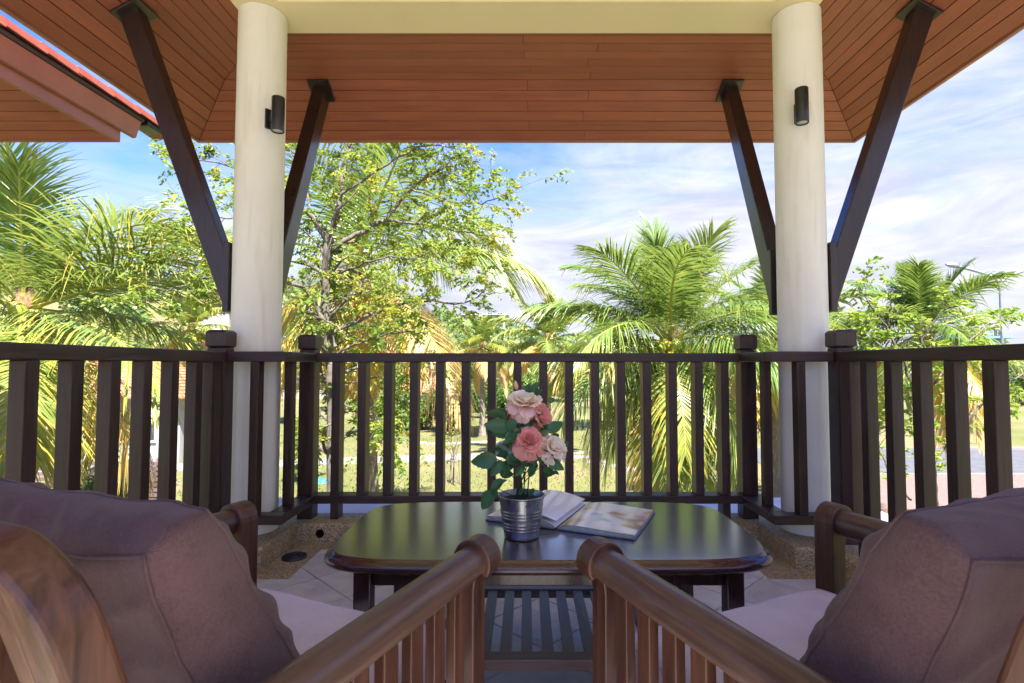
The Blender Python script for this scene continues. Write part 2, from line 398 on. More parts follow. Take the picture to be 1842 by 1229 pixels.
# floor drain and weep hole in the kerb
fd = thing('floor_drain', 'round grey slotted floor drain set in the pebbled border', 'floor drain', (-1.235, 2.885, -0.008))
b = MB(); b.lathe([(0.062, 0.0), (0.062, 0.012), (0.055, 0.014), (0.055, 0.006), (0.0, 0.006)], 28); b.build('rim', MT['iron'], fd)
for k in range(4):
    r0 = 0.010 + 0.011 * k
    b = MB(); b.lathe([(r0, 0.0105), (r0, 0.013), (r0 + 0.006, 0.013), (r0 + 0.006, 0.0105)], 24); b.build('slot_ring', MT['iron'], fd)
wp = thing('weep_pipe', 'dark round drain hole through the pebbled kerb', 'drain pipe', (-1.19, 3.118, 0.045))
b = MB()
b.lathe([(0.024, -0.03), (0.024, 0.002), (0.021, 0.003), (0.021, 0.0), (0, 0.0)], 20)  # closed by a near-black disc that paints the shade inside the hole
o = b.build('pipe', plain('pipe_hole_shade', (0.004, 0.004, 0.004), 0.9, spec=0.1), wp); o.rotation_euler = (PI / 2, 0, 0)

# ceiling and beams
b = MB(); b.box(-1.39, 1.39, YB, 2.894, 3.20, 3.24); tag(b.build('ceiling', MT['ceiling']), kind='structure')
b = MB(); b.box(-1.646, 1.646, 2.894, 3.177, 3.04, 3.30); tag(b.build('ceiling_beam', MT['beam']), kind='structure')
for sx in (-1, 1):
    b = MB(); b.box(min(sx * 1.394, sx * 1.646), max(sx * 1.394, sx * 1.646), YB, 2.893, 3.04, 3.30); tag(b.build('ceiling_beam', MT['beam']), kind='structure')

# roof: boarded eaves on three sides, level near the beam, sloping down to the edge
roof = thing('balcony_roof', 'hipped balcony roof with reddish brown boarded eaves', 'roof')
prof = [(3.185 + 0.0872 * k, 3.085) for k in range(8)]
for k in range(1, 7): prof.append((3.795 + 0.455 * k / 6, 3.085 - 0.251 * k / 6))
TH = 0.012; GP = 0.005
rng = random.Random(4)
for k in range(len(prof) - 1):
    (y0, z0), (y1, z1) = prof[k], prof[k + 1]
    dl = math.hypot(y1 - y0, z1 - z0); ey, ez = (y1 - y0) / dl, (z1 - z0) / dl
    yb, zb = y1 - ey * GP, z1 - ez * GP
    ny, nz = -ez * TH, ey * TH
    # front run, in two lengths
    cut = (0.0 if k % 2 else 0.44) + rng.uniform(-0.03, 0.03)
    for (s0, s1) in ((None, cut - 0.0012), (cut + 0.0012, None)):
        def X(y, side): return (y - 1.6 - 0.002) * side
        xa0 = X(y0, -1) if s0 is None else s0; xb0 = X(yb, -1) if s0 is None else s0
        xa1 = X(y0, 1) if s1 is None else s1; xb1 = X(yb, 1) if s1 is None else s1
        b = MB()
        b.hexa([(xa0, y0, z0), (xa1, y0, z0), (xb1, yb, zb), (xb0, yb, zb), (xa0, y0 + ny, z0 + nz), (xa1, y0 + ny, z0 + nz), (xb1, yb + ny, zb + nz), (xb0, yb + ny, zb + nz)])
        o = b.build('soffit_board', MT['soffit_x'], roof, 0.0015, 1)
    for sx in (-1, 1):
        x0, x1 = y0 - 1.6, yb - 1.6
        cut = (1.25 if k % 2 else 2.15) + rng.uniform(-0.05, 0.05)
        for (s0, s1) in ((YB, cut - 0.0012), (cut + 0.0012, None)):
            e0 = y0 - 0.002 if s1 is None else s1; e1 = yb - 0.002 if s1 is None else s1
            b = MB()
            p = [(x0, s0, z0), (x0, e0, z0), (x1, e1, zb), (x1, s0, zb)]
            p = p + [(x + ny, y, z + nz) for x, y, z in p]
            b.hexa([(sx * x, y, z) for x, y, z in p])
            b.build('soffit_board', MT['soffit_y'], roof, 0.0015, 1)
# dark backing just above the boards
b = MB(); zz = 0.016
for (pa, pb) in ((prof[0], prof[7]), (prof[7], prof[13])):
    (y0, z0), (y1, z1) = pa, pb; x0, x1 = y0 - 1.6, y1 - 1.6
    b.add([(-x0, y0, z0 + zz), (x0, y0, z0 + zz), (x1, y1, z1 + zz), (-x1, y1, z1 + zz)], [(0, 1, 2, 3)])
    for sx in (-1, 1): b.add([(sx * x0, YB, z0 + zz), (sx * x0, y0, z0 + zz), (sx * x1, y1, z1 + zz), (sx * x1, YB, z1 + zz)], [(0, 1, 2, 3)])
b.build('soffit_backing', MT['groove'], roof)
ye, ze = prof[-1]
b = MB(); b.box(-(ye - 1.6) - 0.026, ye - 1.6 + 0.026, ye + 0.001, ye + 0.026, ze - 0.014, ze + 0.16); b.build('fascia', MT['fascia'], roof, 0.003)
for sx in (-1, 1):
    xe = ye - 1.6
    b = MB(); b.box(min(sx * (xe + 0.001), sx * (xe + 0.026)), max(sx * (xe + 0.001), sx * (xe + 0.026)), YB, ye - 0.001, ze - 0.014, ze + 0.16); b.build('fascia', MT['fascia'], roof, 0.003)
M = Mat('clay_roof_tile'); g = M.noise(M.mapping(), 6, 5)
M.set(Base_Color=M.ramp(g, [(0.3, (0.30, 0.075, 0.045)), (0.7, (0.46, 0.13, 0.08))]), Roughness=0.7); MT['rtile'] = M.m
b = MB(); e = ye + 0.09; xe = e - 1.6
b.add([(-xe, YB, ze + 0.165), (xe, YB, ze + 0.165), (xe, e, ze + 0.165), (-xe, e, ze + 0.165), (0, YB, ze + 1.7), (0, 1.5, ze + 1.7)], [(2, 3, 5), (1, 2, 5, 4), (3, 0, 4, 5)])
b.build('roof_tiling', MT['rtile'], roof)

# columns
def column(cx, cy, label):
    t = thing('column', label, 'column', (cx, cy, 0.1), group='round columns at the balcony corners')
    b = MB(); pr = []
    for i in range(25):
        z = i / 24 * 2.938; pr.append((0.1315 - 0.0025 * z / 3, z))
    b.lathe(pr, 64); b.build('shaft', MT['column'], t)
    b = MB(); b.lathe([(0.137, -0.098), (0.137, -0.004), (0.132, 0.0)], 48); b.build('base', MT['column'], t)
    return t
CL, CR = (-1.53, 3.02), (1.567, 3.02)
column(*CL, 'round cream column between the tree and the coconut palm, lamp on its inner side')
column(*CR, 'round cream column beside the street lamp side, its lamp facing the camera')

# bracket struts
def prism_strut(label, poly, d, plate_poly, plate_d, wall_box):
    t = thing('eave_strut', label, 'strut', tuple(Vector(poly[0])), group='dark eave struts')
    off = Vector(poly[0])
    b = MB(); b.prism([Vector(p) - off for p in poly], d); b.build('strut', MT['strut'], t, 0.006)
    b = MB(); b.prism([Vector(p) - off for p in plate_poly], plate_d); b.build('ceiling_plate', MT['strut'], t, 0.004)
    b = MB(); x0, x1, y0, y1, z0, z1 = wall_box; b.box(x0 - off.x, x1 - off.x, y0 - off.y, y1 - off.y, z0 - off.z, z1 - off.z); b.build('wall_plate', MT['strut'], t, 0.004)
    return t
SLOPE = Vector((0.455, 0, -0.251)).normalized()
def side_strut(sx, cx, cy, label):
    x0 = cx + sx * (0.131 + 0.022)                         # against the wall plate
    xt = sx * 2.262; zt = 3.085 - (2.262 - 2.195) * 0.5516
    wz0, wz1 = 1.34, 1.66
    dirv = Vector((xt - x0, 0, zt - (wz0 + wz1) / 2)).normalized()
    half = 0.052
    nrm = Vector((-dirv.z, 0, dirv.x)) * (1 if sx > 0 else -1)  # towards the outside/under side decided below
    sl = Vector((SLOPE.x * sx, 0, SLOPE.z))
    yy = cy - 0.045
    A = Vector((x0, yy, wz0)); B = Vector((x0, yy, wz1))
    tip = Vector((xt, yy, zt - 0.02))
    poly = [A, B, tip - sl * 0.055, tip + sl * 0.060]
    pc = Vector((xt, cy, zt - 0.004)); dn = Vector((SLOPE.z * sx, 0, -SLOPE.x)); dn = dn if dn.z < 0 else -dn
    pp = [pc + sl * 0.088 + Vector((0, -0.082, 0)), pc - sl * 0.088 + Vector((0, -0.082, 0)), pc - sl * 0.088 + Vector((0, 0.082, 0)), pc + sl * 0.088 + Vector((0, 0.082, 0))]
    xs = sorted((cx + sx * 0.120, x0))
    prism_strut(label, poly, (0, 0.09, 0), pp, dn * 0.018, (xs[0], xs[1], cy - 0.055, cy + 0.055, wz0 - 0.03, wz1 + 0.04))
def front_strut(cx, cy, label):
    y0 = cy + 0.131 + 0.022; yt = 3.862; zt = 3.085 - (yt - 3.795) * 0.5516
    sl = Vector((0, 0.455, -0.251)).normalized()
    xx = cx - 0.045
    tip = Vector((xx, yt, zt - 0.02))
    poly = [Vector((xx, y0, 1.34)), Vector((xx, y0, 1.66)), tip - sl * 0.055, tip + sl * 0.060]
    pc = Vector((cx, yt, zt - 0.004)); dn = Vector((0, -sl.z, sl.y)); dn = -dn if dn.z > 0 else dn
    pp = [pc + sl * 0.088 + Vector((-0.078, 0, 0)), pc - sl * 0.088 + Vector((-0.078, 0, 0)), pc - sl * 0.088 + Vector((0.078, 0, 0)), pc + sl * 0.088 + Vector((0.078, 0, 0))]
    prism_strut(label, poly, (0.09, 0, 0), pp, dn * 0.018, (cx - 0.055, cx + 0.055, cy + 0.12, y0, 1.31, 1.70))
side_strut(-1, CL[0], 2.99, 'long dark strut rising sideways from the column towards the neighbouring roof')
side_strut(1, CR[0], 2.99, 'long dark strut rising sideways over the street lamp')
front_strut(-1.515, CL[1], 'dark strut behind the column, in front of the leafy tree')
front_strut(1.500, CR[1], 'dark strut behind the column, against open sky above the coconut palm')

# wall lamps on the columns
def wall_lamp(cx, cy, dx, dy, z, label):
    d = Vector((dx, dy, 0)).normalized(); p = Vector((cx, cy, 0)) + d * 0.13
    t = thing('wall_lamp', label, 'wall lamp', (p.x, p.y, z), math.atan2(d.y, d.x), group='black cylinder wall lamps')
    b = MB(); b.box(0.0, 0.014, -0.032, 0.032, -0.055, 0.055); b.build('back_plate', MT['black_metal'], t, 0.003)
    b = MB(); b.box(0.014, 0.075, -0.016, 0.016, -0.022, 0.022); b.build('arm', MT['black_metal'], t, 0.002)
    b = MB(); b.lathe([(0.026, -0.078), (0.033, -0.094), (0.034, -0.092), (0.034, 0.092), (0.032, 0.096), (0.026, 0.094), (0.026, 0.07)], 32, c=(0.098, 0, 0)); b.build('body', MT['black_metal'], t)
    for zz in (-0.088, 0.086):
        b = MB(); b.lathe([(0.0, zz - 0.002), (0.026, zz - 0.002), (0.026, zz + 0.002), (0.0, zz + 0.002)], 24, c=(0.098, 0, 0)); b.build('lens', MT['lens'], t)
wall_lamp(*CL, 0.80, -0.72, 2.385, 'black cylinder wall lamp on the column in front of the tree')
wall_lamp(*CR, -0.42, -1.0, 2.405, 'black cylinder wall lamp on the column beside the open sky')

# ------------------------------------------------------------------ railings
RT0, RT1, RB0, RB1 = 1.033, 1.087, 0.193, 0.240
def post(parent, cx, cy, z0=0.1):
    b = MB(); b.box(cx - 0.046, cx + 0.046, cy - 0.046, cy + 0.046, z0, RT1 + 0.018); p = b.build('post', MT['rail_z'], parent, 0.004)
    b = MB(); r = 0.053; z0, z1 = RT1 + 0.019, RT1 + 0.112
    prof = [(r - 0.010, z0), (r, z0 + 0.010), (r, z1 - 0.012), (r - 0.012, z1)]
    vs = []
    for rr, z in prof: vs += [(cx - rr, cy - rr, z), (cx + rr, cy - rr, z), (cx + rr, cy + rr, z), (cx - rr, cy + rr, z)]
    fs = [(3, 2, 1, 0), (12, 13, 14, 15)]
    for i in range(3):
        for k in range(4): fs.append((i * 4 + k, i * 4 + (k + 1) % 4, i * 4 + 4 + (k + 1) % 4, i * 4 + 4 + k))
    b.add(vs, fs); b.build('cap', MT['rail_z'], p, 0.002)
def bal(parent, x0, x1, y0, y1, z0=RB1, z1=RT0):
    b = MB(); cx, cy = (x0 + x1) / 2, (y0 + y1) / 2
    b.box(x0 - cx, x1 - cx, y0 - cy, y1 - cy, 0, z1 - z0); o = b.build('baluster', MT['rail_z'], parent, 0.003); o.location = (cx, cy, z0)
def rail(parent, name, x0, x1, y0, y1, z0, z1):
    b = MB(); b.box(x0, x1, y0, y1, z0, z1); b.build(name, MT['rail_x'] if x1 - x0 > y1 - y0 else MT['rail_y'], parent, 0.004)

fr = thing('front_railing', 'dark timber railing across the front with stepped corners around the columns', 'railing')
rail(fr, 'top_rail', -1.275, 1.29, 3.200, 3.310, RT0, RT1)
rail(fr, 'bottom_rail', -1.275, 1.29, 3.200, 3.310, RB0, RB1)
for i in range(16):
    x = -1.167 + 0.1555 * i
    bal(fr, x, x + 0.049, 3.205, 3.297)
    if i in (0, 15): bal(fr, x + 0.001, x + 0.048, 3.206, 3.296, 0.10, RB0)
for sx, xi, xo in ((-1, -1.260, -1.560), (1, 1.275, 1.605)):
    xs = sorted((xi, xi + sx * 0.10))
    post(fr, xi + sx * 0.060, 3.256)
    rail(fr, 'top_rail', xs[0], xs[1], 2.862, 3.198, RT0, RT1)
    rail(fr, 'bottom_rail', xs[0], xs[1], 2.862, 3.198, RB0, RB1)
    ys = (2.780, 2.860); xx = sorted((xi, xo))
    rail(fr, 'top_rail', xx[0], xx[1], ys[0], ys[1], RT0, RT1)
    rail(fr, 'bottom_rail', xx[0], xx[1], ys[0], ys[1], RB0, RB1)
    x = sorted((xi + sx * 0.135, xi + sx * 0.18)); bal(fr, x[0], x[1], 2.785, 2.845)
    x = sorted((xi + sx * 0.045, xi + sx * 0.092)); bal(fr, x[0], x[1], 2.985, 3.035)
for sx, xf, lab in ((-1, -1.556, 'dark timber side railing below the coconut palm and neighbouring roof'), (1, 1.602, 'dark timber side railing on the street lamp side')):
    sr = thing('side_railing', lab, 'railing')
    xs = sorted((xf, xf + sx * 0.10))
    post(sr, xf + sx * 0.050, 2.805)
    rail(sr, 'top_rail', xs[0], xs[1], YB + 0.05, 2.757, RT0, RT1)
    rail(sr, 'bottom_rail', xs[0], xs[1], YB + 0.05, 2.757, RB0, RB1)
    for i in range(12):
        y = 2.525 - 0.1725 * i
        x = sorted((xf + sx * 0.004, xf + sx * 0.056)); bal(sr, x[0], x[1], y, y + 0.052)
    x = sorted((xf + sx * 0.004, xf + sx * 0.056)); bal(sr, x[0], x[1], 2.655, 2.745)

# ------------------------------------------------------------------ neighbouring roof
nr = thing('neighbouring_roof', 'neighbouring roof edge with red tiles, pinkish fascia and boarded eave', 'roof')
XN = -3.34
for k in range(8, 14):
    (y0, z0), (y1, z1) = prof[k - 1], prof[k]
    dl = math.hypot(y1 - y0, z1 - z0); ey, ez = (y1 - y0) / dl, (z1 - z0) / dl
    yb, zb = y1 - ey * GP, z1 - ez * GP; ny, nz = -ez * TH, ey * TH
    b = MB(); xr = XN - 0.004
    b.hexa([(-8, y0, z0), (xr, y0, z0), (xr, yb, zb), (-8, yb, zb), (-8, y0 + ny, z0 + nz), (xr, y0 + ny, z0 + nz), (xr, yb + ny, zb + nz), (-8, yb + ny, zb + nz)])
    b.build('soffit_board', MT['soffit_x'], nr, 0.0015, 1)
b = MB(); (y0, z0), (y1, z1) = prof[7], prof[13]
b.add([(-8, y0, z0 + zz), (XN, y0, z0 + zz), (XN, y1, z1 + zz), (-8, y1, z1 + zz)], [(0, 1, 2, 3)])
b.add([(-8, YB, z0 + zz), (XN, YB, z0 + zz), (XN, y0, z0 + zz), (-8, y0, z0 + zz)], [(0, 1, 2, 3)]); b.build('soffit_backing', MT['groove'], nr)
zb = ze - 0.008
b = MB(); b.box(XN, XN + 0.028, YB, ye + 0.03, zb, zb + 0.10); b.build('lower_fascia', MT['fascia'], nr, 0.004)
b = MB()
pp = [(XN + 0.0285, zb + 0.088), (XN + 0.062, zb + 0.094), (XN + 0.070, zb + 0.125), (XN + 0.084, zb + 0.175), (XN + 0.104, zb + 0.23), (XN + 0.0285, zb + 0.23)]
b.prism([(x, YB, z) for x, z in pp], (0, ye + 0.16 - YB, 0)); b.build('upper_fascia', MT['fascia'], nr, 0.006)
b = MB(); b.box(-8, XN - 0.002, ye + 0.002, ye + 0.03, zb, zb + 0.10); b.build('front_fascia', MT['fascia'], nr, 0.004)
b = MB(); b.box(XN - 0.3, XN + 0.118, YB, ye + 0.17, zb + 0.2305, zb + 0.258); b.build('gap_shade_strip', plain('painted_gap_shade', (0.05, 0.047, 0.04), 0.8), nr, 0.003)  # dark strip standing in for the shaded gap under the tiles
tb = MB()     # verge tile with a turned-down edge
tb.hexa([(-0.30, 0, 0), (0.0, 0, -0.01), (0.0, 0.33, -0.022), (-0.30, 0.33, -0.012), (-0.30, 0, 0.022), (0.0, 0, 0.012), (0.0, 0.33, 0.0), (-0.30, 0.33, 0.01)])
tb.hexa([(-0.012, 0.0, -0.035), (0.004, 0.0, -0.035), (0.004, 0.33, -0.047), (-0.012, 0.33, -0.047), (-0.012, 0.0, -0.011), (0.004, 0.0, -0.011), (0.004, 0.33, -0.023), (-0.012, 0.33, -0.023)])
tme = tb.mesh('verge_tile', MT['rtile'])
k = 0; y = YB
while y < ye + 0.35:
    inst('verge_tile', tme, nr, (XN + 0.150, y, zb + 0.305), (0, 0, rng.uniform(-0.01, 0.01))); y += 0.285; k += 1
b = MB(); b.add([(XN + 0.12, YB, zb + 0.262), (XN + 0.12, ye + 0.5, zb + 0.262), (-8, ye + 0.5, zb + 3.2), (-8, YB, zb + 3.2)], [(0, 1, 2, 3)]); b.build('roof_tiling', MT['rtile'], nr)
b = MB(); b.box(XN - 0.02, XN + 0.13, ye + 0.20, ye + 0.42, zb + 0.222, zb + 0.268); b.build('gutter_end', MT['black_metal'], nr, 0.01)
# ------------------------------------------------------------------ coffee table
TZ = 0.46
TC = Vector((0.066, 1.877, 0))
tab = thing('coffee_table', 'dark glossy coffee table with rounded corners and slatted lower shelf', 'table', (TC.x, TC.y, 0))
def outline(ins, n=120, hw=0.685, hd=0.345):
    pts = []
    for i in range(n):
        a = 2 * PI * i / n; c, s_ = math.cos(a), math.sin(a)
        e = 2 / 6.2
        x = (abs(c) ** e) * math.copysign(1, c); y = (abs(s_) ** e) * math.copysign(1, s_)
        x *= hw - ins; y *= hd - ins
        x *= 1 + 0.012 * (1 - (y / hd) ** 2)
        pts.append((x, y))
    return pts
b = MB()
prof_e = [(0.060, TZ - 0.042), (0.018, TZ - 0.042), (0.007, TZ - 0.038), (0.001, TZ - 0.031), (0.0, TZ - 0.024), (0.004, TZ - 0.016), (0.011, TZ - 0.0105), (0.016, TZ - 0.009), (0.018, TZ - 0.003), (0.022, TZ)]
vs = []; fs = []; N = 120
for ins, z in prof_e: vs += [(x, y, z) for x, y in outline(ins)]
for i in range(len(prof_e) - 1):
    for k in range(N): fs.append((i * N + k, i * N + (k + 1) % N, (i + 1) * N + (k + 1) % N, (i + 1) * N + k))
b.add(vs, fs, 1, True); b.add(vs[-N:], [tuple(range(N))]); b.add(vs[:N], [tuple(range(N))[::-1]])
b.build('top', [MT['table'], MT['table_edge']], tab)
lx, ly = 0.553, 0.245
for sx in (-1, 1):
    for sy in (-1, 1):
        b = MB(); x, y = sx * lx, sy * ly; b.box(x - 0.026, x + 0.026, y - 0.026, y + 0.026, 0.0, TZ - 0.043); b.build('leg', MT['table_leg'], tab, 0.004)
for sy in (-1, 1):
    b = MB(); b.box(-lx + 0.027, lx - 0.027, sy * ly - 0.012, sy * ly + 0.012, TZ - 0.100, TZ - 0.044); b.build('apron', MT['table_leg'], tab, 0.003)
    b = MB(); b.box(-lx + 0.027, lx - 0.027, sy * ly - 0.024, sy * ly + 0.024, 0.118, 0.152); b.build('shelf_rail', MT['shelf_x'], tab, 0.004)
for sx in (-1, 1):
    b = MB(); b.box(sx * lx - 0.012, sx * lx + 0.012, -ly + 0.027, ly - 0.027, TZ - 0.100, TZ - 0.044); b.build('apron', MT['table_leg'], tab, 0.003)
sm = MB(); sm.box(-0.0175, 0.0175, -ly + 0.0245, ly - 0.0245, -0.009, 0.009)
sme = sm.mesh('shelf_slat', MT['shelf'])
for i in range(17):
    o = inst('shelf_slat', sme, tab, (-0.520 + 0.065 * i, 0, 0.139))

# ------------------------------------------------------------------ armchairs
def hook_profile(sx):
    """front leg seen from the front (x inwards from arm centre): flush inner side, top curling out over the arm"""
    ro, ri = 0.047, 0.036; pts = []
    zc = 0.588
    inner_x = -sx * ro
    pts.append((inner_x, 0.0)); pts.append((inner_x, zc))
    for k in range(1, 15):
        a = PI - k * (PI * 1.22) / 14
        pts.append((-(-sx) * math.cos(a) * ro * 1.0 if False else sx * math.cos(a) * ro, zc + math.sin(a) * ro))
    a_end = PI - PI * 1.22
    for k in range(0, 5):
        a = a_end - k * 0.12
        pts.append((sx * math.cos(a) * (ri - 0.002), zc + math.sin(a) * (ri - 0.002)))
    pts.append((sx * 0.010, zc - 0.036)); pts.append((sx * 0.006, zc - 0.06)); pts.append((sx * 0.006, 0.0))
    return pts
AW = 0.378
def armchair(label, loc, rz):
    t = thing('armchair', label, 'armchair', loc, rz, 'wooden armchairs at the table')
    for sx in (-1, 1):
        b = MB(); b.prism([(sx * AW + x, -0.056, z) for x, z in hook_profile(sx)], (0, 0.056, 0)); b.build('front_leg', MT['chair_z'], t, 0.004, 3)
        b = MB(); pts = [(sx * AW, -0.050 - 0.66 * k / 8, 0.588 - 0.012 * k / 8) for k in range(9)]
        b.tube(pts, [0.034] + [0.0355] * 7 + [0.033], 28); b.build('arm', MT['chair_y'], t)
        b = MB(); b.box(sx * AW - 0.017, sx * AW + 0.017, -0.64, -0.0565, 0.225, 0.285); b.build('side_rail', MT['chair_y'], t, 0.003)
        for k in range(7):
            y = -0.102 - 0.0745 * k
            b = MB(); b.box(-0.011, 0.011, -0.038, 0.0, 0.0, 0.270); o = b.build('side_slat', MT['chair_z'], t, 0.002); o.location = (sx * AW, y, 0.286)
        b = MB(); x = sx * AW
        b.hexa([(x - 0.02, -0.70, 0), (x + 0.02, -0.70, 0), (x + 0.02, -0.64, 0), (x - 0.02, -0.64, 0), (x - 0.02, -0.69, 0.565), (x + 0.02, -0.69, 0.565), (x + 0.02, -0.645, 0.565), (x - 0.02, -0.645, 0.565)])
        b.build('rear_leg', MT['chair_z'], t, 0.004)
    for (y, nm) in ((-0.045, 'front_rail'), (-0.60, 'rear_rail')):
        b = MB(); b.box(-AW + 0.04, AW - 0.04, y - 0.018, y + 0.018, 0.235, 0.315); b.build(nm, MT['chair_x'], t, 0.003)
    for k in range(7):
        x = -0.27 + 0.09 * k
        b = MB(); b.box(x - 0.03, x + 0.03, -0.58, -0.03, 0.316, 0.330); b.build('seat_slat', MT['chair_y'], t, 0.002)
    # leaning back frame: rounded top corners, an opening with slats
    lean = R(17.0)
    org = Vector((0, -0.664, 0.38))
    back = empty('back_frame_origin')
    HW, HT, ST, RO, RI = 0.346, 0.488, 0.052, 0.105, 0.050
    def rounded(hw, h0, h1, r, n=22):
        p = [(-hw, h0), (hw, h0)]
        for k in range(n + 1):
            a = k * PI / 2 / n; p.append((hw - r + r * math.cos(a), h1 - r + r * math.sin(a)))
        for k in range(n + 1):
            a = PI / 2 + k * PI / 2 / n; p.append((-hw + r + r * math.cos(a), h1 - r + r * math.sin(a)))
        return p
    o_p = rounded(HW, -0.13, HT, RO); i_p = rounded(HW - ST, 0.04, HT - 0.060, RI)
    n = len(o_p); tt = 0.026
    def W(x, u, w): return (x, org.y - u * math.sin(lean) + w * math.cos(lean), org.z + u * math.cos(lean) + w * math.sin(lean))
    vs = [W(x, u, tt) for x, u in o_p] + [W(x, u, tt) for x, u in i_p] + [W(x, u, -tt) for x, u in o_p] + [W(x, u, -tt) for x, u in i_p]
    fs = []
    for k in range(n):
        k1 = (k + 1) % n
        fs += [(k, k1, n + k1, n + k), (2 * n + k1, 2 * n + k, 3 * n + k, 3 * n + k1), (k1, k, 2 * n + k, 2 * n + k1), (n + k, n + k1, 3 * n + k1, 3 * n + k)]
    b = MB(); b.add(vs, fs); bpy.data.objects.remove(back); b.build('back_frame', MT['chair_z'], t, 0.008, 3)
    for k in range(6):
        x = -0.225 + 0.09 * k
        b = MB(); p = [W(x - 0.018, 0.03, -0.010), W(x + 0.018, 0.03, -0.010), W(x + 0.018, 0.03, 0.010), W(x - 0.018, 0.03, 0.010)]
        q_ = [W(x - 0.018, HT - 0.052, -0.010), W(x + 0.018, HT - 0.052, -0.010), W(x + 0.018, HT - 0.052, 0.010), W(x - 0.018, HT - 0.052, 0.010)]
        b.hexa(p + q_); b.build('back_slat', MT['chair_z'], t, 0.002)
    return t

def pillow(name, label, w, h, te, pf, pb, mat, loc, rot, seed, wr=0.006, seam=True, ear=0.015, group=None, cat='cushion', N=44):
    """boxed cushion: width 2w (x), height h (z), edge half-thickness te (y), puffed by pf in front and pb behind"""
    seam_fold = cat == 'cushion' and h < 0.5
    def P(u, v, s):
        a = max(0.0, 1 - abs(u) ** 4.0); c = max(0.0, 1 - abs(2 * v - 1) ** 4.0)
        f = (a * c) ** 0.55
        te_ = te * (1.08 - 0.26 * v) if seam_fold else te
        half_f, half_b = te_ + pf * f * (1 - (0.25 * v if seam_fold else 0)), te_ + pb * f
        bow = 1 - 0.028 * (1 - (2 * v - 1) ** 2) + 0.0
        x = u * w * bow
        sag = 0.018 * (1 - u * u) * (2 * v - 1)
        z = h / 2 + (v - 0.5) * h - sag
        edge = max(abs(u), abs(2 * v - 1))
        corner = (abs(u) * abs(2 * v - 1)) ** 6
        y = s * (half_f if s > 0 else half_b) * (1 - 0.22 * corner) + (te_ - te if seam_fold else 0)
        # borders bulge a little
        if edge > 0.999:
            bulge = 0.012 * (1 - s * s)
            if abs(u) > 0.999: x += math.copysign(bulge, u)
            if abs(2 * v - 1) > 0.999:
                z += math.copysign(bulge, 2 * v - 1)
                if seam_fold: z += 0.015 * (max(0.0, 1 - 2.0 * abs(mnoise.noise(Vector((x * 10 + s * 0.55 + seed, s * 0.25, 2.0))))) ** 2) * (1 - s * s) * (1 - u ** 8)
        p = Vector((x, y, z))
        q = Vector((x * 5 + seed * 3.1, y * 6, z * 5))
        n1 = mnoise.noise(q) ; n2 = mnoise.noise(Vector((x * 16 + z * 6 + seed, z * 5 - x * 3, y * 6 + seed)))
        ridg = 1 - abs(mnoise.noise(Vector((x * 11 - z * 9 + seed, z * 4.0 + x * 3, y * 5))))
        fold = 1 - abs(mnoise.noise(Vector((x * 9 - z * 14 + seed * 2, (x + z) * 2.2, y * 3))))
        k = n1 * 1.5 * (1 - edge ** 4) + n2 * 0.35 + (fold ** 5 - 0.35) * 1.9 * (0.25 + 0.75 * edge ** 2) * (1 - 0.85 * edge ** 14) + ridg * 0.0
        nrm = Vector((u * edge ** 3 * 0.5, s * 1.0, (2 * v - 1) * edge ** 3 * 0.5))
        return p + nrm * wr * k
    bm = bmesh.new()
    def sheet(fn, nu, nv, flip=False):
        g = [[bm.verts.new(fn(i / nu, j / nv)) for j in range(nv + 1)] for i in range(nu + 1)]
        for i in range(nu):
            for j in range(nv):
                q = (g[i][j], g[i + 1][j], g[i + 1][j + 1], g[i][j + 1])
                f = bm.faces.new(q[::-1] if flip else q); f.smooth = True
    M_ = int(N * h / (2 * w)) + 2; T_ = 10
    cs = lambda a: 0.5 - 0.5 * math.cos(PI * a) * (0.35 + 0.65 * 1) if False else a
    sheet(lambda a, c: P(2 * a - 1, c, 1), N, M_, True)
    sheet(lambda a, c: P(2 * a - 1, c, -1), N, M_)
    for e in (-1, 1):
        sheet(lambda a, c: P(e, a, 2 * c - 1), M_, T_)
        sheet(lambda a, c: P(2 * a - 1, (e + 1) / 2, 2 * c - 1), N, T_)
    bmesh.ops.remove_doubles(bm, verts=bm.verts, dist=0.0008)
    bmesh.ops.recalc_face_normals(bm, faces=bm.faces)
    me = bpy.data.meshes.new(name); bm.to_mesh(me); bm.free(); me.materials.append(mat)
    o = bpy.data.objects.new(name, me); COL.objects.link(o); o.location = loc; o.rotation_euler = rot
    sd = o.modifiers.new('subdivision', 'SUBSURF'); sd.levels = 1; sd.render_levels = 1
    tag(o, label, cat, group)
    if seam:
        for s in (-1, 1):
            loop = []
            for k in range(N): loop.append(P(-1 + 2 * k / N, 0, s))
            for k in range(M_): loop.append(P(1, k / M_, s))
            for k in range(N): loop.append(P(1 - 2 * k / N, 1, s))
            for k in range(M_): loop.append(P(-1, 1 - k / M_, s))
            loop.append(loop[0])
            b = MB(); b.tube(loop, 0.0021, 6, caps=False); b.build('seam', mat, o)
    return o

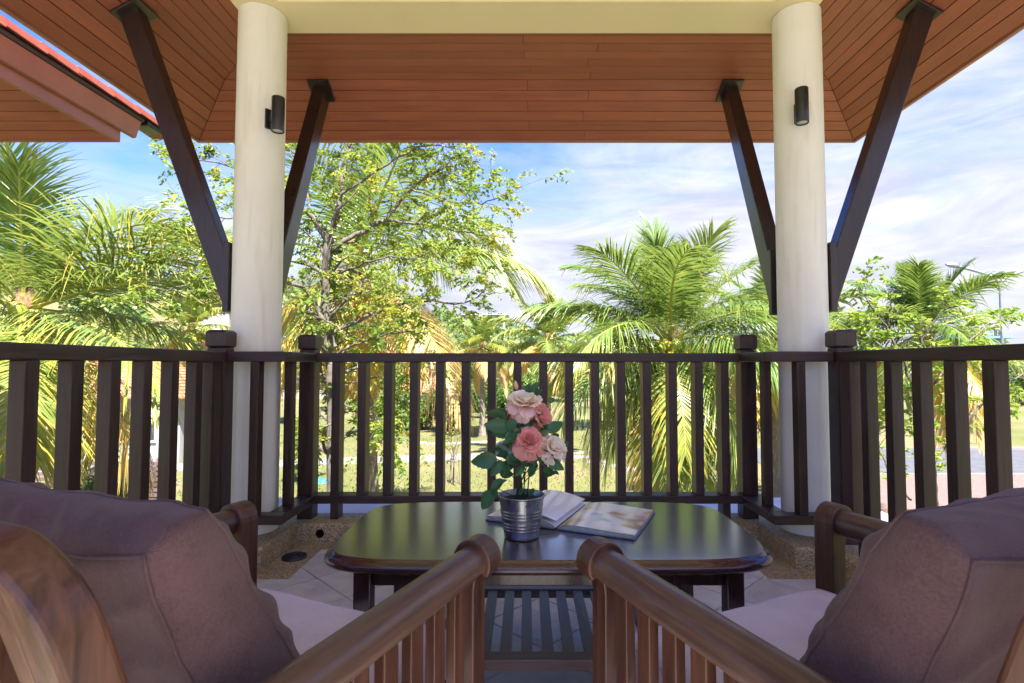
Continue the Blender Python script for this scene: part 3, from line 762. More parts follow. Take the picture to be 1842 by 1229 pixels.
chairs = [('slatted wooden armchair on the side of the neighbouring roof, its back frame in view', Vector((-0.446, 1.385, 0)), R(-23.3), 'nearest the neighbouring roof'),
          ('slatted wooden armchair on the side of the street lamp, back mostly out of view', Vector((0.497, 1.372, 0)), R(24.0), 'nearest the street lamp')]
for i, (lab, loc, rz, sd) in enumerate(chairs):
    armchair(lab, loc, rz)
    rm = Matrix.Rotation(rz, 4, 'Z')
    c = loc + rm @ Vector((0, -0.315, 0.390))
    # the seat pad lies flat: its thickness axis points up
    pillow('seat_cushion', 'flat lavender grey seat pad on the armchair ' + sd, 0.325, 0.585, 0.040, 0.022, 0.004, MT['seat'],
           loc + rm @ Vector((0, -0.010, 0.372)), (rm @ Matrix.Rotation(R(90), 4, 'X')).to_euler(), 3 + i, 0.0022, True, group='seat pads', N=36)
    pillow('back_cushion', 'plump brown boxed back cushion leaning in the armchair ' + sd, 0.322, 0.438, 0.062, 0.050, 0.016, MT['cushion'],
           loc + rm @ Vector((0, -0.482, 0.425)), (rm @ Matrix.Rotation(R(24), 4, 'X')).to_euler(), 11 + 7 * i, 0.0110, True, group='back cushions', N=56)

# ------------------------------------------------------------------ open picture book
bk_a = R(-24.0)
bk = thing('open_book', 'open picture book with glossy pages lying on the table', 'book', (0.168, 1.985, TZ), bk_a)
BW, BH = 0.262, 0.330
cov = plain('book_cover', (0.10, 0.13, 0.15), 0.35, var=0.2)
pg_edge = plain('page_edges', (0.36, 0.37, 0.34), 0.8, var=0.2, scale=60)
def page_print(name, seed, kind):
    M = Mat(name); v = M.mapping((3.0, 3.0, 3.0)); v2 = M.n('ShaderNodeVectorMath', operation='ADD'); M.l(v, v2.inputs[0]); v2.inputs[1].default_value = (seed, seed * 0.7, 0)
    g = M.noise(v2.outputs[0], 1.3, 3, 0.5, 0.8)
    if kind == 'photo':
        c = M.ramp(g, [(0.30, (0.16, 0.07, 0.06)), (0.40, (0.50, 0.34, 0.25)), (0.48, (0.78, 0.74, 0.68)), (0.60, (0.86, 0.86, 0.84)), (0.72, (0.35, 0.45, 0.50))])
    else:
        c = M.ramp(g, [(0.40, (0.80, 0.79, 0.77)), (0.62, (0.74, 0.72, 0.72)), (0.74, (0.50, 0.42, 0.40))])
    M.set(Base_Color=c, Roughness=0.22, Coat_Weight=0.3, Coat_Roughness=0.1); return M.m
paper = plain('white_paper', (0.78, 0.77, 0.74), 0.5, var=0.03)
for sx, nm in ((-1, 'left'), (1, 'right')):
    b = MB(); xs = sorted((sx * 0.006, sx * (BW + 0.008))); b.box(xs[0], xs[1], -BH / 2 - 0.006, BH / 2 + 0.006, 0.001, 0.0045); b.build('cover', cov, bk, 0.001)
    # page block: arched section, thick near the spine
    n = 14; top = []
    for k in range(n + 1):
        u = k / n
        hgt = 0.006 + (0.016 if sx > 0 else 0.022) * (math.sin(min(1, u * 3.4) * PI / 2) ** 0.8) * (1 - 0.62 * u ** 1.3)
        top.append((sx * (0.003 + u * BW), hgt))
    vs = []; fs = []
    for yy in (-BH / 2, BH / 2):
        vs += [(x, yy, z) for x, z in top] + [(x, yy, 0.0048) for x, z in top]
    m = n + 1
    for k in range(n):
        fs += [(k, k + 1, m + k + 1, m + k), (2 * m + k + 1, 2 * m + k, 3 * m + k, 3 * m + k + 1)]
        fs += [(m + k, m + k + 1, 3 * m + k + 1, 3 * m + k)]
    fs.append((n, 2 * m + n, 3 * m + n, m + n)); fs.append((0, m, 3 * m, 2 * m))
    b = MB(); b.add(vs, fs); b.build('page_block', pg_edge, bk)
    vs = [(x, -BH / 2 + 0.001, z + 0.0012) for x, z in top] + [(x, BH / 2 - 0.001, z + 0.0012) for x, z in top]
    b = MB(); b.add(vs, [(k, k + 1, m + k + 1, m + k) if sx > 0 else (k + 1, k, m + k, m + k + 1) for k in range(n)], 0, True)
    b.build('page', page_print('printed_page_' + nm, 3.3 if sx > 0 else 8.1, 'photo' if sx > 0 else 'plain'), bk)
# one loose page standing in a curve off the left half
vs = []; n = 14
for k in range(n + 1):
    u = k / n; x = -0.002 - 0.205 * u + 0.03 * u * u; z = 0.028 + 0.030 * math.sin(u * PI * 0.62) * (1 - 0.35 * u)
    vs += [(x, -BH / 2 + 0.004, z), (x, BH / 2 - 0.004, z)]
b = MB(); b.add(vs, [(2 * k, 2 * k + 1, 2 * k + 3, 2 * k + 2) for k in range(n)], 0, True); b.build('lifted_page', page_print('printed_page_lifted', 5.7, 'plain'), bk)

# ------------------------------------------------------------------ bucket and silk roses
PX, PY = -0.016, 1.762
bu = thing('metal_bucket', 'small ribbed galvanised metal bucket on the table', 'bucket', (PX, PY, TZ))
pr = [(0.0, 0.003), (0.050, 0.003), (0.0545, 0.0), (0.0555, 0.004)]
hB = 0.134
for k in range(61):
    z = 0.005 + (hB - 0.008) * k / 60; r = 0.0555 + 0.0185 * z / hB
    rib = 0.0
    for zc in (0.030, 0.040, 0.050, 0.068, 0.078, 0.088): rib += 0.0016 * math.exp(-((z - zc) / 0.0026) ** 2)
    pr.append((r + rib, z))
b = MB(); b.lathe(pr, 64); b.lathe([(0.0735, hB - 0.004), (0.076, hB - 0.003), (0.0775, hB), (0.076, hB + 0.003), (0.0735, hB + 0.003), (0.0725, hB), (0.060, 0.05), (0.054, 0.005)], 64)
b.build('body', MT['steel'], bu)
b = MB(); b.box(-0.0012, 0.0012, -0.0012, 0.0012, 0, 0.1)
o = b.build('side_seam', MT['steel'], bu); o.location = (0.012, -0.0572, 0.012); o.rotation_euler = (R(7.5), 0, 0)
b = MB(); b.lathe([(0.0, hB - 0.014), (0.03, hB - 0.012), (0.0705, hB - 0.016)], 32); b.build('foam_filling', MT['soil'], bu)

pl = thing('silk_rose_plant', 'artificial rose plant with pink and cream blooms in the metal bucket', 'plant', (PX, PY, TZ + hB - 0.012))
def leaf_mat():
    M = Mat('silk_leaf'); v = M.mapping((40, 40, 40)); k = M.rnd()
    g = M.noise(v, 0.8, 4)
    c = M.ramp(g, [(0.3, (0.020, 0.068, 0.024)), (0.7, (0.055, 0.165, 0.052))])
    c = M.mix(M.math('MULTIPLY', k, 0.6), c, (0.045, 0.13, 0.045))
    M.set(Base_Color=c, Roughness=0.42); 
    tr = M.n('ShaderNodeBsdfTranslucent'); tr.inputs[0].default_value = (0.05, 0.16, 0.03, 1); mx = M.n('ShaderNodeMixShader'); mx.inputs[0].default_value = 0.22
    M.l(M.p.outputs[0], mx.inputs[1]); M.l(tr.outputs[0], mx.inputs[2]); M.l(mx.outputs[0], M.out.inputs[0]); return M.m
MT['silk'] = leaf_mat()
MT['stem'] = plain('silk_stem', (0.022, 0.035, 0.014), 0.6, var=0.3)
MT['vein'] = plain('leaf_vein', (0.06, 0.13, 0.05), 0.5)
def leaf_mesh(L_, W_, curl, fold, seed):
    n, k = 12, 3; vs = []; fs = []; rg = random.Random(seed)
    for i in range(n + 1):
        u = i / n
        wv = W_ * (math.sin(PI * u ** 0.85) ** 0.75) * (1 - 0.15 * u)
        wv *= 1 + (0.06 if i % 2 else -0.03)
        for j in range(-k, k + 1):
            s = j / k
            x = s * wv; y = u * L_
            z = -curl * L_ * u * u - fold * abs(s) ** 1.4 * wv * -1 + 0.004 * math.sin(u * 14 + s * 3) * abs(s) + 0.0012 * math.sin(u * 40) * abs(s)
            vs.append((x, y, z))
    m = 2 * k + 1
    for i in range(n):
        for j in range(m - 1): fs.append((i * m + j, i * m + j + 1, (i + 1) * m + j + 1, (i + 1) * m + j))
    b = MB(); b.add(vs, fs, 0, True)
    b.tube([(0, u * L_, -curl * L_ * u * u + 0.0006) for u in (0, .3, .6, .95)], [0.0010, 0.0008, 0.0006, 0.0003], 5, 1)
    return b.mesh('leaf', [MT['silk'], MT['vein']])
leaf_mes = [leaf_mesh(1.0, 0.37, 0.18, 0.30, 1), leaf_mesh(1.0, 0.34, 0.32, 0.18, 2), leaf_mesh(1.0, 0.30, 0.10, 0.45, 3)]
p0 = Vector(pl.location)
def loc_px(px, py, Y): return at(px, py, Y) - p0
rl = random.Random(8)
def stem_to(tip, bend=0.02, r=0.0022):
    a = Vector((rl.uniform(-0.02, 0.02), rl.uniform(-0.015, 0.015), -0.004)); c = Vector(tip)
    pts = []
    ox, oy = rl.uniform(-bend, bend), rl.uniform(-bend, bend)
    for k in range(9):
        u = k / 8; p = a.lerp(c, u); hh_ = math.sin(u * PI)
        p += Vector((ox * hh_, oy * hh_, 0)); p.x = a.x + (p.x - a.x) * u ** 0.5; p.y = a.y + (p.y - a.y) * u ** 0.5
        pts.append(p)
    pts[-1] = c
    b = MB(); b.tube(pts, [r * (1.1 - 0.4 * k / 8) for k in range(9)], 7); b.build('stem', MT['stem'], pl)
    return pts
def put_leaf(pos, direc, size, roll, k):
    d = Vector(direc).normalized(); up = Vector((0, -0.85, 0.5))
    x = d.cross(up).normalized(); z = x.cross(d)
    m = Matrix((x, d, z)).transposed().to_4x4()
    m = Matrix.Translation(Vector(pos)) @ m @ Matrix.Rotation(roll, 4, 'Y')
    o = bpy.data.objects.new('leaf', leaf_mes[k % 3]); COL.objects.link(o); o.parent = pl
    o.matrix_local = m @ Matrix.Diagonal((size, size, size, 1))
# leaves: photo position of base and tip, depth, size
spec = [(905, 745, 872, 740, 1.72, .050), (912, 748, 893, 733, 1.75, .040), (918, 768, 868, 764, 1.71, .062), (925, 765, 880, 782, 1.70, .070), (930, 758, 902, 775, 1.69, .066),
        (935, 772, 905, 800, 1.70, .060), (928, 790, 902, 797, 1.72, .05), (895, 826, 846, 832, 1.70, .058), (903, 828, 884, 858, 1.70, .056), (908, 832, 902, 858, 1.69, .048), (912, 836, 913, 860, 1.71, .045),
        (905, 812, 880, 806, 1.74, .050), (916, 818, 893, 818, 1.75, .045), (922, 815, 912, 835, 1.72, .045), (905, 862, 880, 890, 1.68, .055), (890, 884, 862, 917, 1.68, .070), (893, 880, 884, 900, 1.66, .050),
        (897, 874, 912, 862, 1.67, .035), (940, 812, 920, 838, 1.72, .05), (948, 815, 935, 845, 1.70, .05), (955, 812, 963, 842, 1.69, .058), (965, 815, 985, 838, 1.68, .066), (975, 812, 1000, 828, 1.69, .062),
        (985, 828, 1016, 846, 1.70, .060), (1005, 812, 1022, 795, 1.75, .055), (980, 840, 990, 858, 1.70, .045), (962, 838, 950, 860, 1.70, .05), (940, 838, 928, 858, 1.71, .045),
        (985, 778, 1012, 757, 1.70, .055), (972, 775, 995, 765, 1.73, .045), (985, 722, 1000, 718, 1.74, .030), (950, 712, 942, 694, 1.77, .032), (956, 710, 970, 686, 1.77, .036), (955, 712, 975, 700, 1.76, .030),
        (945, 705, 955, 690, 1.79, .034), (938, 765, 948, 790, 1.74, .05), (925, 785, 918, 810, 1.73, .055), (950, 765, 935, 752, 1.77, .05), (975, 795, 968, 820, 1.73, .05), (932, 890, 948, 878, 1.74, .035), (952, 892, 960, 876, 1.74, .035)]
for i, (x0, y0, x1, y1, Y, s) in enumerate(spec):
    a = loc_px(x0, y0, Y); c = loc_px(x1, y1, Y + rl.uniform(-0.02, 0.02))
    d = c - a
    put_leaf(a, d, max(s * 0.85, d.length * 1.0) * 0.96, rl.uniform(-0.75, 0.75), i)
for i in range(44):
    Y = 1.762 + rl.uniform(-0.06, 0.07); x, y = rl.uniform(895, 990), rl.uniform(745, 860)
    a = loc_px(x, y, Y); d = Vector((rl.uniform(-1, 1), rl.uniform(-1, 0.6), rl.uniform(-0.5, 0.5)))
    put_leaf(a, d, rl.uniform(0.034, 0.05), rl.uniform(-0.8, 0.8), i)
def petal_mat(name, base, edge):
    M = Mat(name); 
    sp = M.n('ShaderNodeSeparateXYZ'); M.l(M.tc.outputs['Object'], sp.inputs[0])
    g = M.noise(M.mapping((2, 2, 2)), 1.5, 3)
    f = M.math('ADD', sp.outputs['Y'], M.math('MULTIPLY', M.math('SUBTRACT', g, 0.5), 0.5))
    c = M.ramp(f, [(0.05, base), (0.95, edge)])
    k = M.rnd(); c = M.mix(M.math('MULTIPLY', k, 0.18), c, base)
    M.set(Base_Color=c, Roughness=0.65, Sheen_Weight=0.2)
    tr = M.n('ShaderNodeBsdfTranslucent'); M.l(c, tr.inputs[0]); mx = M.n('ShaderNodeMixShader'); mx.inputs[0].default_value = 0.3
    M.l(M.p.outputs[0], mx.inputs[1]); M.l(tr.outputs[0], mx.inputs[2]); M.l(mx.outputs[0], M.out.inputs[0]); return M.m
PM = {'cream': petal_mat('petal_cream', (0.90, 0.66, 0.50), (0.94, 0.90, 0.76)), 'pink': petal_mat('petal_pink', (0.86, 0.50, 0.32), (0.84, 0.32, 0.31)),
      'blush': petal_mat('petal_blush', (0.86, 0.50, 0.45), (0.90, 0.70, 0.62))}
def petal_mesh(cup, wave, seed, mat):
    rg = random.Random(seed); n, k = 9, 5; vs = []; fs = []
    for i in range(n + 1):
        u = i / n
        wv = 0.12 + 0.56 * math.sin(min(1.0, u * 1.15) * PI * 0.56) ** 0.9
        if u > 0.82: wv *= math.sqrt(max(0.05, 1 - ((u - 0.82) / 0.2) ** 2))
        for j in range(-k, k + 1):
            s = j / k
            ang = s * wv * 1.5
            x = math.sin(ang) / 1.5; dz = (1 - math.cos(ang)) / 1.5
            out = cup * (u ** 2.2)                         # outward roll at the lip
            yy = u * (1 - 0.22 * cup * u)
            ruff = wave * math.sin(s * 7 + seed * 2.1) * u ** 3 + wave * 0.6 * math.sin(s * 13 + seed) * u ** 4
            vs.append((x, yy + 0.5 * ruff, dz * (1 - 0.6 * cup * u) - out * 0.55 + ruff))
    m = 2 * k + 1
    for i in range(n):
        for j in range(m - 1): fs.append((i * m + j, i * m + j + 1, (i + 1) * m + j + 1, (i + 1) * m + j))
    b = MB(); b.add(vs, fs, 0, True); me = b.mesh('petal', mat); return me
PET = {c: [petal_mesh(cu, wv, s, PM[c]) for (cu, wv, s) in ((0.15, 0.03, 1), (0.45, 0.05, 2), (0.85, 0.06, 3), (1.05, 0.08, 5))] for c in PM}
def rose(pos, axis, dia, inner, outer, label=None, full=True):
    """petals in rings round the axis: tight centre, open outside"""
    ax = Vector(axis).normalized(); q = ax.to_track_quat('Z', 'Y')
    o = empty('rose'); o.parent = pl; o.location = pos; o.rotation_mode = 'QUATERNION'; o.rotation_quaternion = q
    if label: o['label'] = label
    R_ = dia / 2
    rings = [(2, 0.01, -4, 0.60, inner, 0), (3, 0.07, 6, 0.66, inner, 0), (4, 0.14, 18, 0.74, inner, 0), (5, 0.22, 32, 0.84, inner, 1), (5, 0.26, 54, 0.98, inner, 1), (6, 0.26, 80, 1.10, outer, 2), (6, 0.20, 108, 1.12, outer, 3)]
    if not full: rings = rings[2:]
    for (n, r0, tilt, ln, colr, k) in rings:
        ph = rl.uniform(0, 6.28)
        for i in range(n):
            a = ph + i * 2 * PI / n + rl.uniform(-0.15, 0.15); tl = R(tilt + rl.uniform(-15, 15))
            # petal local: y along petal, z = inside normal
            m = Matrix.Rotation(a, 4, 'Z') @ Matrix.Translation((r0 * R_ * 0.8, 0, -0.12 * R_ * (tilt / 90))) @ Matrix.Rotation(tl, 4, 'Y')
            # make petal's y axis point up (z) and its inner side face the axis
            base = Matrix(((0, 0, -1, 0), (1, 0, 0, 0), (0, 1, 0, 0), (0, 0, 0, 1)))
            s = R_ * ln * rl.uniform(0.82, 1.16)
            ob = bpy.data.objects.new('petal', PET[colr][k]); COL.objects.link(ob); ob.parent = o
            ob.matrix_local = m @ base @ Matrix.Diagonal((s, s, s, 1))
    b = MB(); b.lathe([(0.0, -0.34 * R_), (0.12 * R_, -0.30 * R_), (0.2 * R_, -0.12 * R_), (0.10 * R_, 0.0)], 10); b.build('calyx', MT['stem'], o)
    return o
ROS = [(944, 727, 1.735, (0.05, -0.42, 0.90), 0.122, 'cream', 'blush', 'large cream bloom at the top'),
       (970, 748, 1.745, (0.62, -0.55, 0.15), 0.105, 'pink', 'pink', None),
       (952, 795, 1.700, (-0.12, -0.74, 0.66), 0.116, 'pink', 'pink', 'coral pink bloom low in the middle'),
       (994, 806, 1.705, (0.42, -0.58, 0.62), 0.108, 'cream', 'cream', 'cream bloom turned aside'),
       (912, 752, 1.785, (-0.8, -0.3, 0.35), 0.070, 'pink', 'blush', None)]
for (x, y, Y, ax, dia, ci, co, lab) in ROS:
    dia *= 0.82
    p = loc_px(x, y, Y); rose(p, ax, dia, ci, co, lab); stem_to(p - Vector(ax).normalized() * dia * 0.16)
for (x, y, Y) in ((896, 826, 1.71), (898, 880, 1.69), (990, 826, 1.72), (955, 700, 1.77), (918, 770, 1.73), (985, 778, 1.72), (930, 698, 1.78)):
    stem_to(loc_px(x, y, Y), 0.03, 0.0017)
# a slim bud at the top
b = MB(); b.lathe([(0.0, 0.0), (0.006, 0.006), (0.0075, 0.016), (0.004, 0.028), (0.0, 0.034)], 10); o = b.build('bud', PM['pink'], pl); o.location = loc_px(930, 702, 1.78); o.rotation_euler = (0.1, -0.2, 0)
# ================================================================== garden and beyond
GZ = -3.0
nprng = np.random.default_rng(7)
def gp(px, py): return atz(px, py, GZ)

def lawn_mat():
    M = Mat('dry_lawn'); v = M.mapping()
    a = M.noise(v, 0.16, 5, 0.6); f = M.noise(v, 3.0, 5, 0.7); t = M.noise(v, 26, 3, 0.7)
    c = M.ramp(a, [(0.36, (0.105, 0.122, 0.036)), (0.50, (0.155, 0.150, 0.057)), (0.62, (0.215, 0.167, 0.092))])
    c = M.mix(M.ramp(f, [(0.35, 0.0), (0.7, 0.45)]), c, (0.22, 0.175, 0.095))
    c = M.mix(M.ramp(t, [(0.4, 0.35), (0.62, 0.0)]), c, (0.07, 0.10, 0.02))
    M.set(Base_Color=c, Roughness=0.95, Specular_IOR_Level=0.1); M.bump(t, 0.6, 0.05); return M.m
MT['lawn'] = lawn_mat()

def sky_line(x_over_y):
    px = CX + FOC * x_over_y
    return float(np.interp(px, [-900, -200, 100, 250, 420, 560, 700, 800, 900, 980, 1100, 1842, 2600], [560, 500, 492, 505, 512, 528, 548, 562, 580, 602, 634, 640, 642]))
def hill_z(x, y):
    r = x / max(y, 1.0)
    zt = EYE + (655 - sky_line(r)) / FOC * 170.0
    s = min(1.0, max(0.0, (y - 62.0) / 108.0)); s = s * s * (3 - 2 * s)
    w = 1.6 * mnoise.noise(Vector((x * 0.03, y * 0.03, 0))) + 0.7 * mnoise.noise(Vector((x * 0.09, y * 0.09, 3)))
    return GZ + (zt - GZ - 3.5) * s + w * min(1, max(0, (y - 50) / 40)) * s * 1.6
# one ground sheet to the horizon: flat lawn, then the wooded hill
xs = np.concatenate([np.linspace(-1600, -320, 9), np.linspace(-300, 320, 63), np.linspace(340, 1600, 9)])
ys = np.concatenate([np.linspace(-300, 50, 8), np.linspace(60, 300, 41), np.linspace(340, 1700, 7)])
V = []; F = []
for j, y in enumerate(ys):
    for i, x in enumerate(xs): V.append((x, y, hill_z(x, y) if y > 60 else GZ))
nx = len(xs)
for j in range(len(ys) - 1):
    for i in range(nx - 1): F.append((j * nx + i, j * nx + i + 1, (j + 1) * nx + i + 1, (j + 1) * nx + i))
tag(inst('ground', npmesh('ground', np.array(V), np.array(F), MT['lawn'], True), None), kind='structure')

# grass tufts and leaf litter that break up the lawn
def litter_layer():
    g = np.random.default_rng(77); n = 26000
    Y = 12 + 26 * g.random(n) ** 1.4; px = g.uniform(150, 1900, n); x = (px - CX) / FOC * Y
    keep = (x < 8.4); x, Y = x[keep], Y[keep]; n = len(x)
    C = np.stack([x, Y, np.full(n, GZ)], 1); D = np.stack([g.normal(0, 0.5, n), g.normal(0, 0.5, n), np.ones(n)], 1)
    return C, D, g
# concrete path
def concrete(name, col, sc=1.5): return plain(name, col, 0.85, var=0.14, scale=sc, bump=0.1)
MT['concrete'] = concrete('pale_concrete', (0.20, 0.186, 0.168))
MT['asphalt'] = plain('worn_asphalt', (0.085, 0.085, 0.09), 0.9, var=0.2, scale=3, bump=0.2)
cen = [gp(-150, 852), gp(150, 846), gp(440, 838), gp(580, 831), gp(760, 826), gp(900, 821), gp(1010, 816)]
def ribbon(name, pts, wid, z, mat, th=0.05):
    b = MB(); L_, R_ = [], []
    for i, p in enumerate(pts):
        t = (pts[min(i + 1, len(pts) - 1)] - pts[max(i - 1, 0)]).normalized(); s = Vector((-t.y, t.x, 0))
        L_.append(p + s * wid / 2); R_.append(p - s * wid / 2)
    for i in range(len(pts) - 1):
        b.hexa([Vector((q.x, q.y, zz_)) for zz_ in (z - th, z) for q in (R_[i], R_[i + 1], L_[i + 1], L_[i])])
    return tag(b.build(name, mat), kind='structure')
ribbon('garden_path', cen, 1.55, GZ + 0.03, MT['concrete'])
# stepping stones
sp = tag(empty('stepping_stone_path'), 'line of pale stepping stones crossing the lawn', 'stepping stones')
stone_m = plain('stepping_stone', (0.24, 0.215, 0.185), 0.8, var=0.15, scale=4)
for (x, y) in [(688, 793), (720, 795), (752, 797), (785, 799), (818, 798), (850, 797), (880, 796), (912, 797), (945, 800), (978, 804), (1008, 809), (1032, 815), (1050, 823), (1075, 832), (1105, 839), (1138, 845), (1170, 850), (1203, 855), (1238, 859), (1270, 863), (228, 868), (282, 853), (292, 869), (250, 884)]:
    p = gp(x, y); b = MB(); r = rng.uniform(-0.2, 0.2); w, d = 0.44, 0.30
    pts = [(w * math.cos(r) * a - d * math.sin(r) * c, w * math.sin(r) * a + d * math.cos(r) * c, -0.05) for a, c in ((-1, -1), (1, -0.95), (1, 1), (-0.95, 1))]
    b.prism(pts, (0, 0, 0.085)); o = b.build('stone', stone_m, sp, 0.012); o.location = (p.x, p.y, GZ)

# road, kerb and paved footway on the right
def slab(name, x0, x1, y0, y1, z0, z1, mat, kind='structure'):
    b = MB(); b.box(x0, x1, y0, y1, z0, z1); return tag(b.build(name, mat), kind=kind)
slab('road', 9.5, 90, 19.3, 25.2, GZ - 0.05, GZ + 0.02, MT['asphalt'])
M = Mat('red_paver'); br = M.n('ShaderNodeTexBrick'); br.inputs['Scale'].default_value = 4.6; br.inputs['Mortar Size'].default_value = 0.03; M.l(M.mapping(), br.inputs['Vector'])
br.inputs['Color1'].default_value = (0.150, 0.070, 0.054, 1); br.inputs['Color2'].default_value = (0.205, 0.110, 0.086, 1); br.inputs['Mortar'].default_value = (0.16, 0.14, 0.12, 1)
M.set(Base_Color=br.outputs[0], Roughness=0.85)
slab('footway', 8.6, 90, 14.6, 19.1, GZ - 0.05, GZ + 0.12, M.m)
slab('road_kerb', 9.5, 90, 19.104, 19.26, GZ - 0.05, GZ + 0.135, MT['concrete'])
slab('road_kerb', 9.5, 90, 25.204, 25.36, GZ - 0.05, GZ + 0.13, MT['concrete'])

# ------------------------------------------------------------------ foliage materials
def leaf_shader(name, stops, trans=0.35, rough=0.5, vary=0.18, spec=0.35):
    M = Mat(name); a = M.n('ShaderNodeAttribute', attribute_name='tint')
    f = M.math('ADD', a.outputs['Fac'], M.math('MULTIPLY', M.math('SUBTRACT', M.rnd(), 0.5), vary))
    c = M.ramp(f, stops)
    M.set(Base_Color=c, Roughness=rough, Specular_IOR_Level=spec)
    tr = M.n('ShaderNodeBsdfTranslucent'); M.l(M.mix(0.25, c, (0.40, 0.42, 0.05)), tr.inputs[0])
    mx = M.n('ShaderNodeMixShader'); mx.inputs[0].default_value = trans
    M.l(M.p.outputs[0], mx.inputs[1]); M.l(tr.outputs[0], mx.inputs[2]); M.l(mx.outputs[0], M.out.inputs[0]); return M.m
MT['palm'] = leaf_shader('palm_leaflet', [(0.0, (0.040, 0.105, 0.020)), (0.25, (0.105, 0.195, 0.038)), (0.5, (0.235, 0.31, 0.075)), (0.68, (0.46, 0.42, 0.075)), (0.84, (0.68, 0.48, 0.07)), (1.0, (0.60, 0.42, 0.18))], 0.42, 0.38, 0.14, 0.5)
MT['rachis'] = plain('palm_rachis', (0.34, 0.34, 0.07), 0.5, var=0.2, scale=3)
MT['tree_leaf'] = leaf_shader('tree_leaf', [(0.0, (0.055, 0.125, 0.020)), (0.35, (0.125, 0.23, 0.032)), (0.65, (0.24, 0.34, 0.050)), (0.86, (0.36, 0.41, 0.06)), (1.0, (0.58, 0.48, 0.07))], 0.55, 0.45)
MT['bright_leaf'] = leaf_shader('bright_leaf', [(0.0, (0.12, 0.22, 0.03)), (0.5, (0.27, 0.38, 0.05)), (1.0, (0.42, 0.46, 0.09))], 0.5, 0.45)
MT['shrub_leaf'] = leaf_shader('shrub_leaf', [(0.0, (0.030, 0.075, 0.016)), (0.5, (0.085, 0.165, 0.030)), (0.85, (0.18, 0.25, 0.045)), (1.0, (0.30, 0.32, 0.06))], 0.35, 0.5, 0.3)
MT['flower_leaf'] = leaf_shader('orange_bract', [(0.0, (0.60, 0.20, 0.03)), (1.0, (0.70, 0.42, 0.06))], 0.4, 0.6)
MT['hill_leaf'] = leaf_shader('hill_leaf', [(0.0, (0.06, 0.12, 0.04)), (0.5, (0.15, 0.22, 0.075)), (1.0, (0.28, 0.32, 0.12))], 0.25, 0.7)
def bark(name, a, c, sc=9):
    M = Mat(name); v = M.mapping((sc, sc, sc * 0.35)); g = M.noise(v, 1.6, 6, 0.65, 0.5); sp_ = M.noise(M.mapping(), 34, 4)
    col = M.ramp(g, [(0.32, a), (0.68, c)]); col = M.mix(M.ramp(sp_, [(0.6, 0.0), (0.72, 0.6)]), col, (0.42, 0.40, 0.33))
    M.set(Base_Color=col, Roughness=0.9); M.bump(g, 0.7, 0.03); return M.m
MT['bark'] = bark('grey_bark', (0.058, 0.048, 0.036), (0.19, 0.16, 0.125))
MT['palm_bark'] = bark('palm_bark', (0.10, 0.075, 0.055), (0.29, 0.24, 0.185), 6)
MT['husk'] = bark('palm_fibre', (0.11, 0.055, 0.022), (0.34, 0.20, 0.10), 14)
MT['coconut'] = plain('green_coconut', (0.34, 0.40, 0.05), 0.38, var=0.3, scale=5)
MT['coconut_y'] = plain('yellow_coconut', (0.62, 0.50, 0.05), 0.38, var=0.2, scale=5)

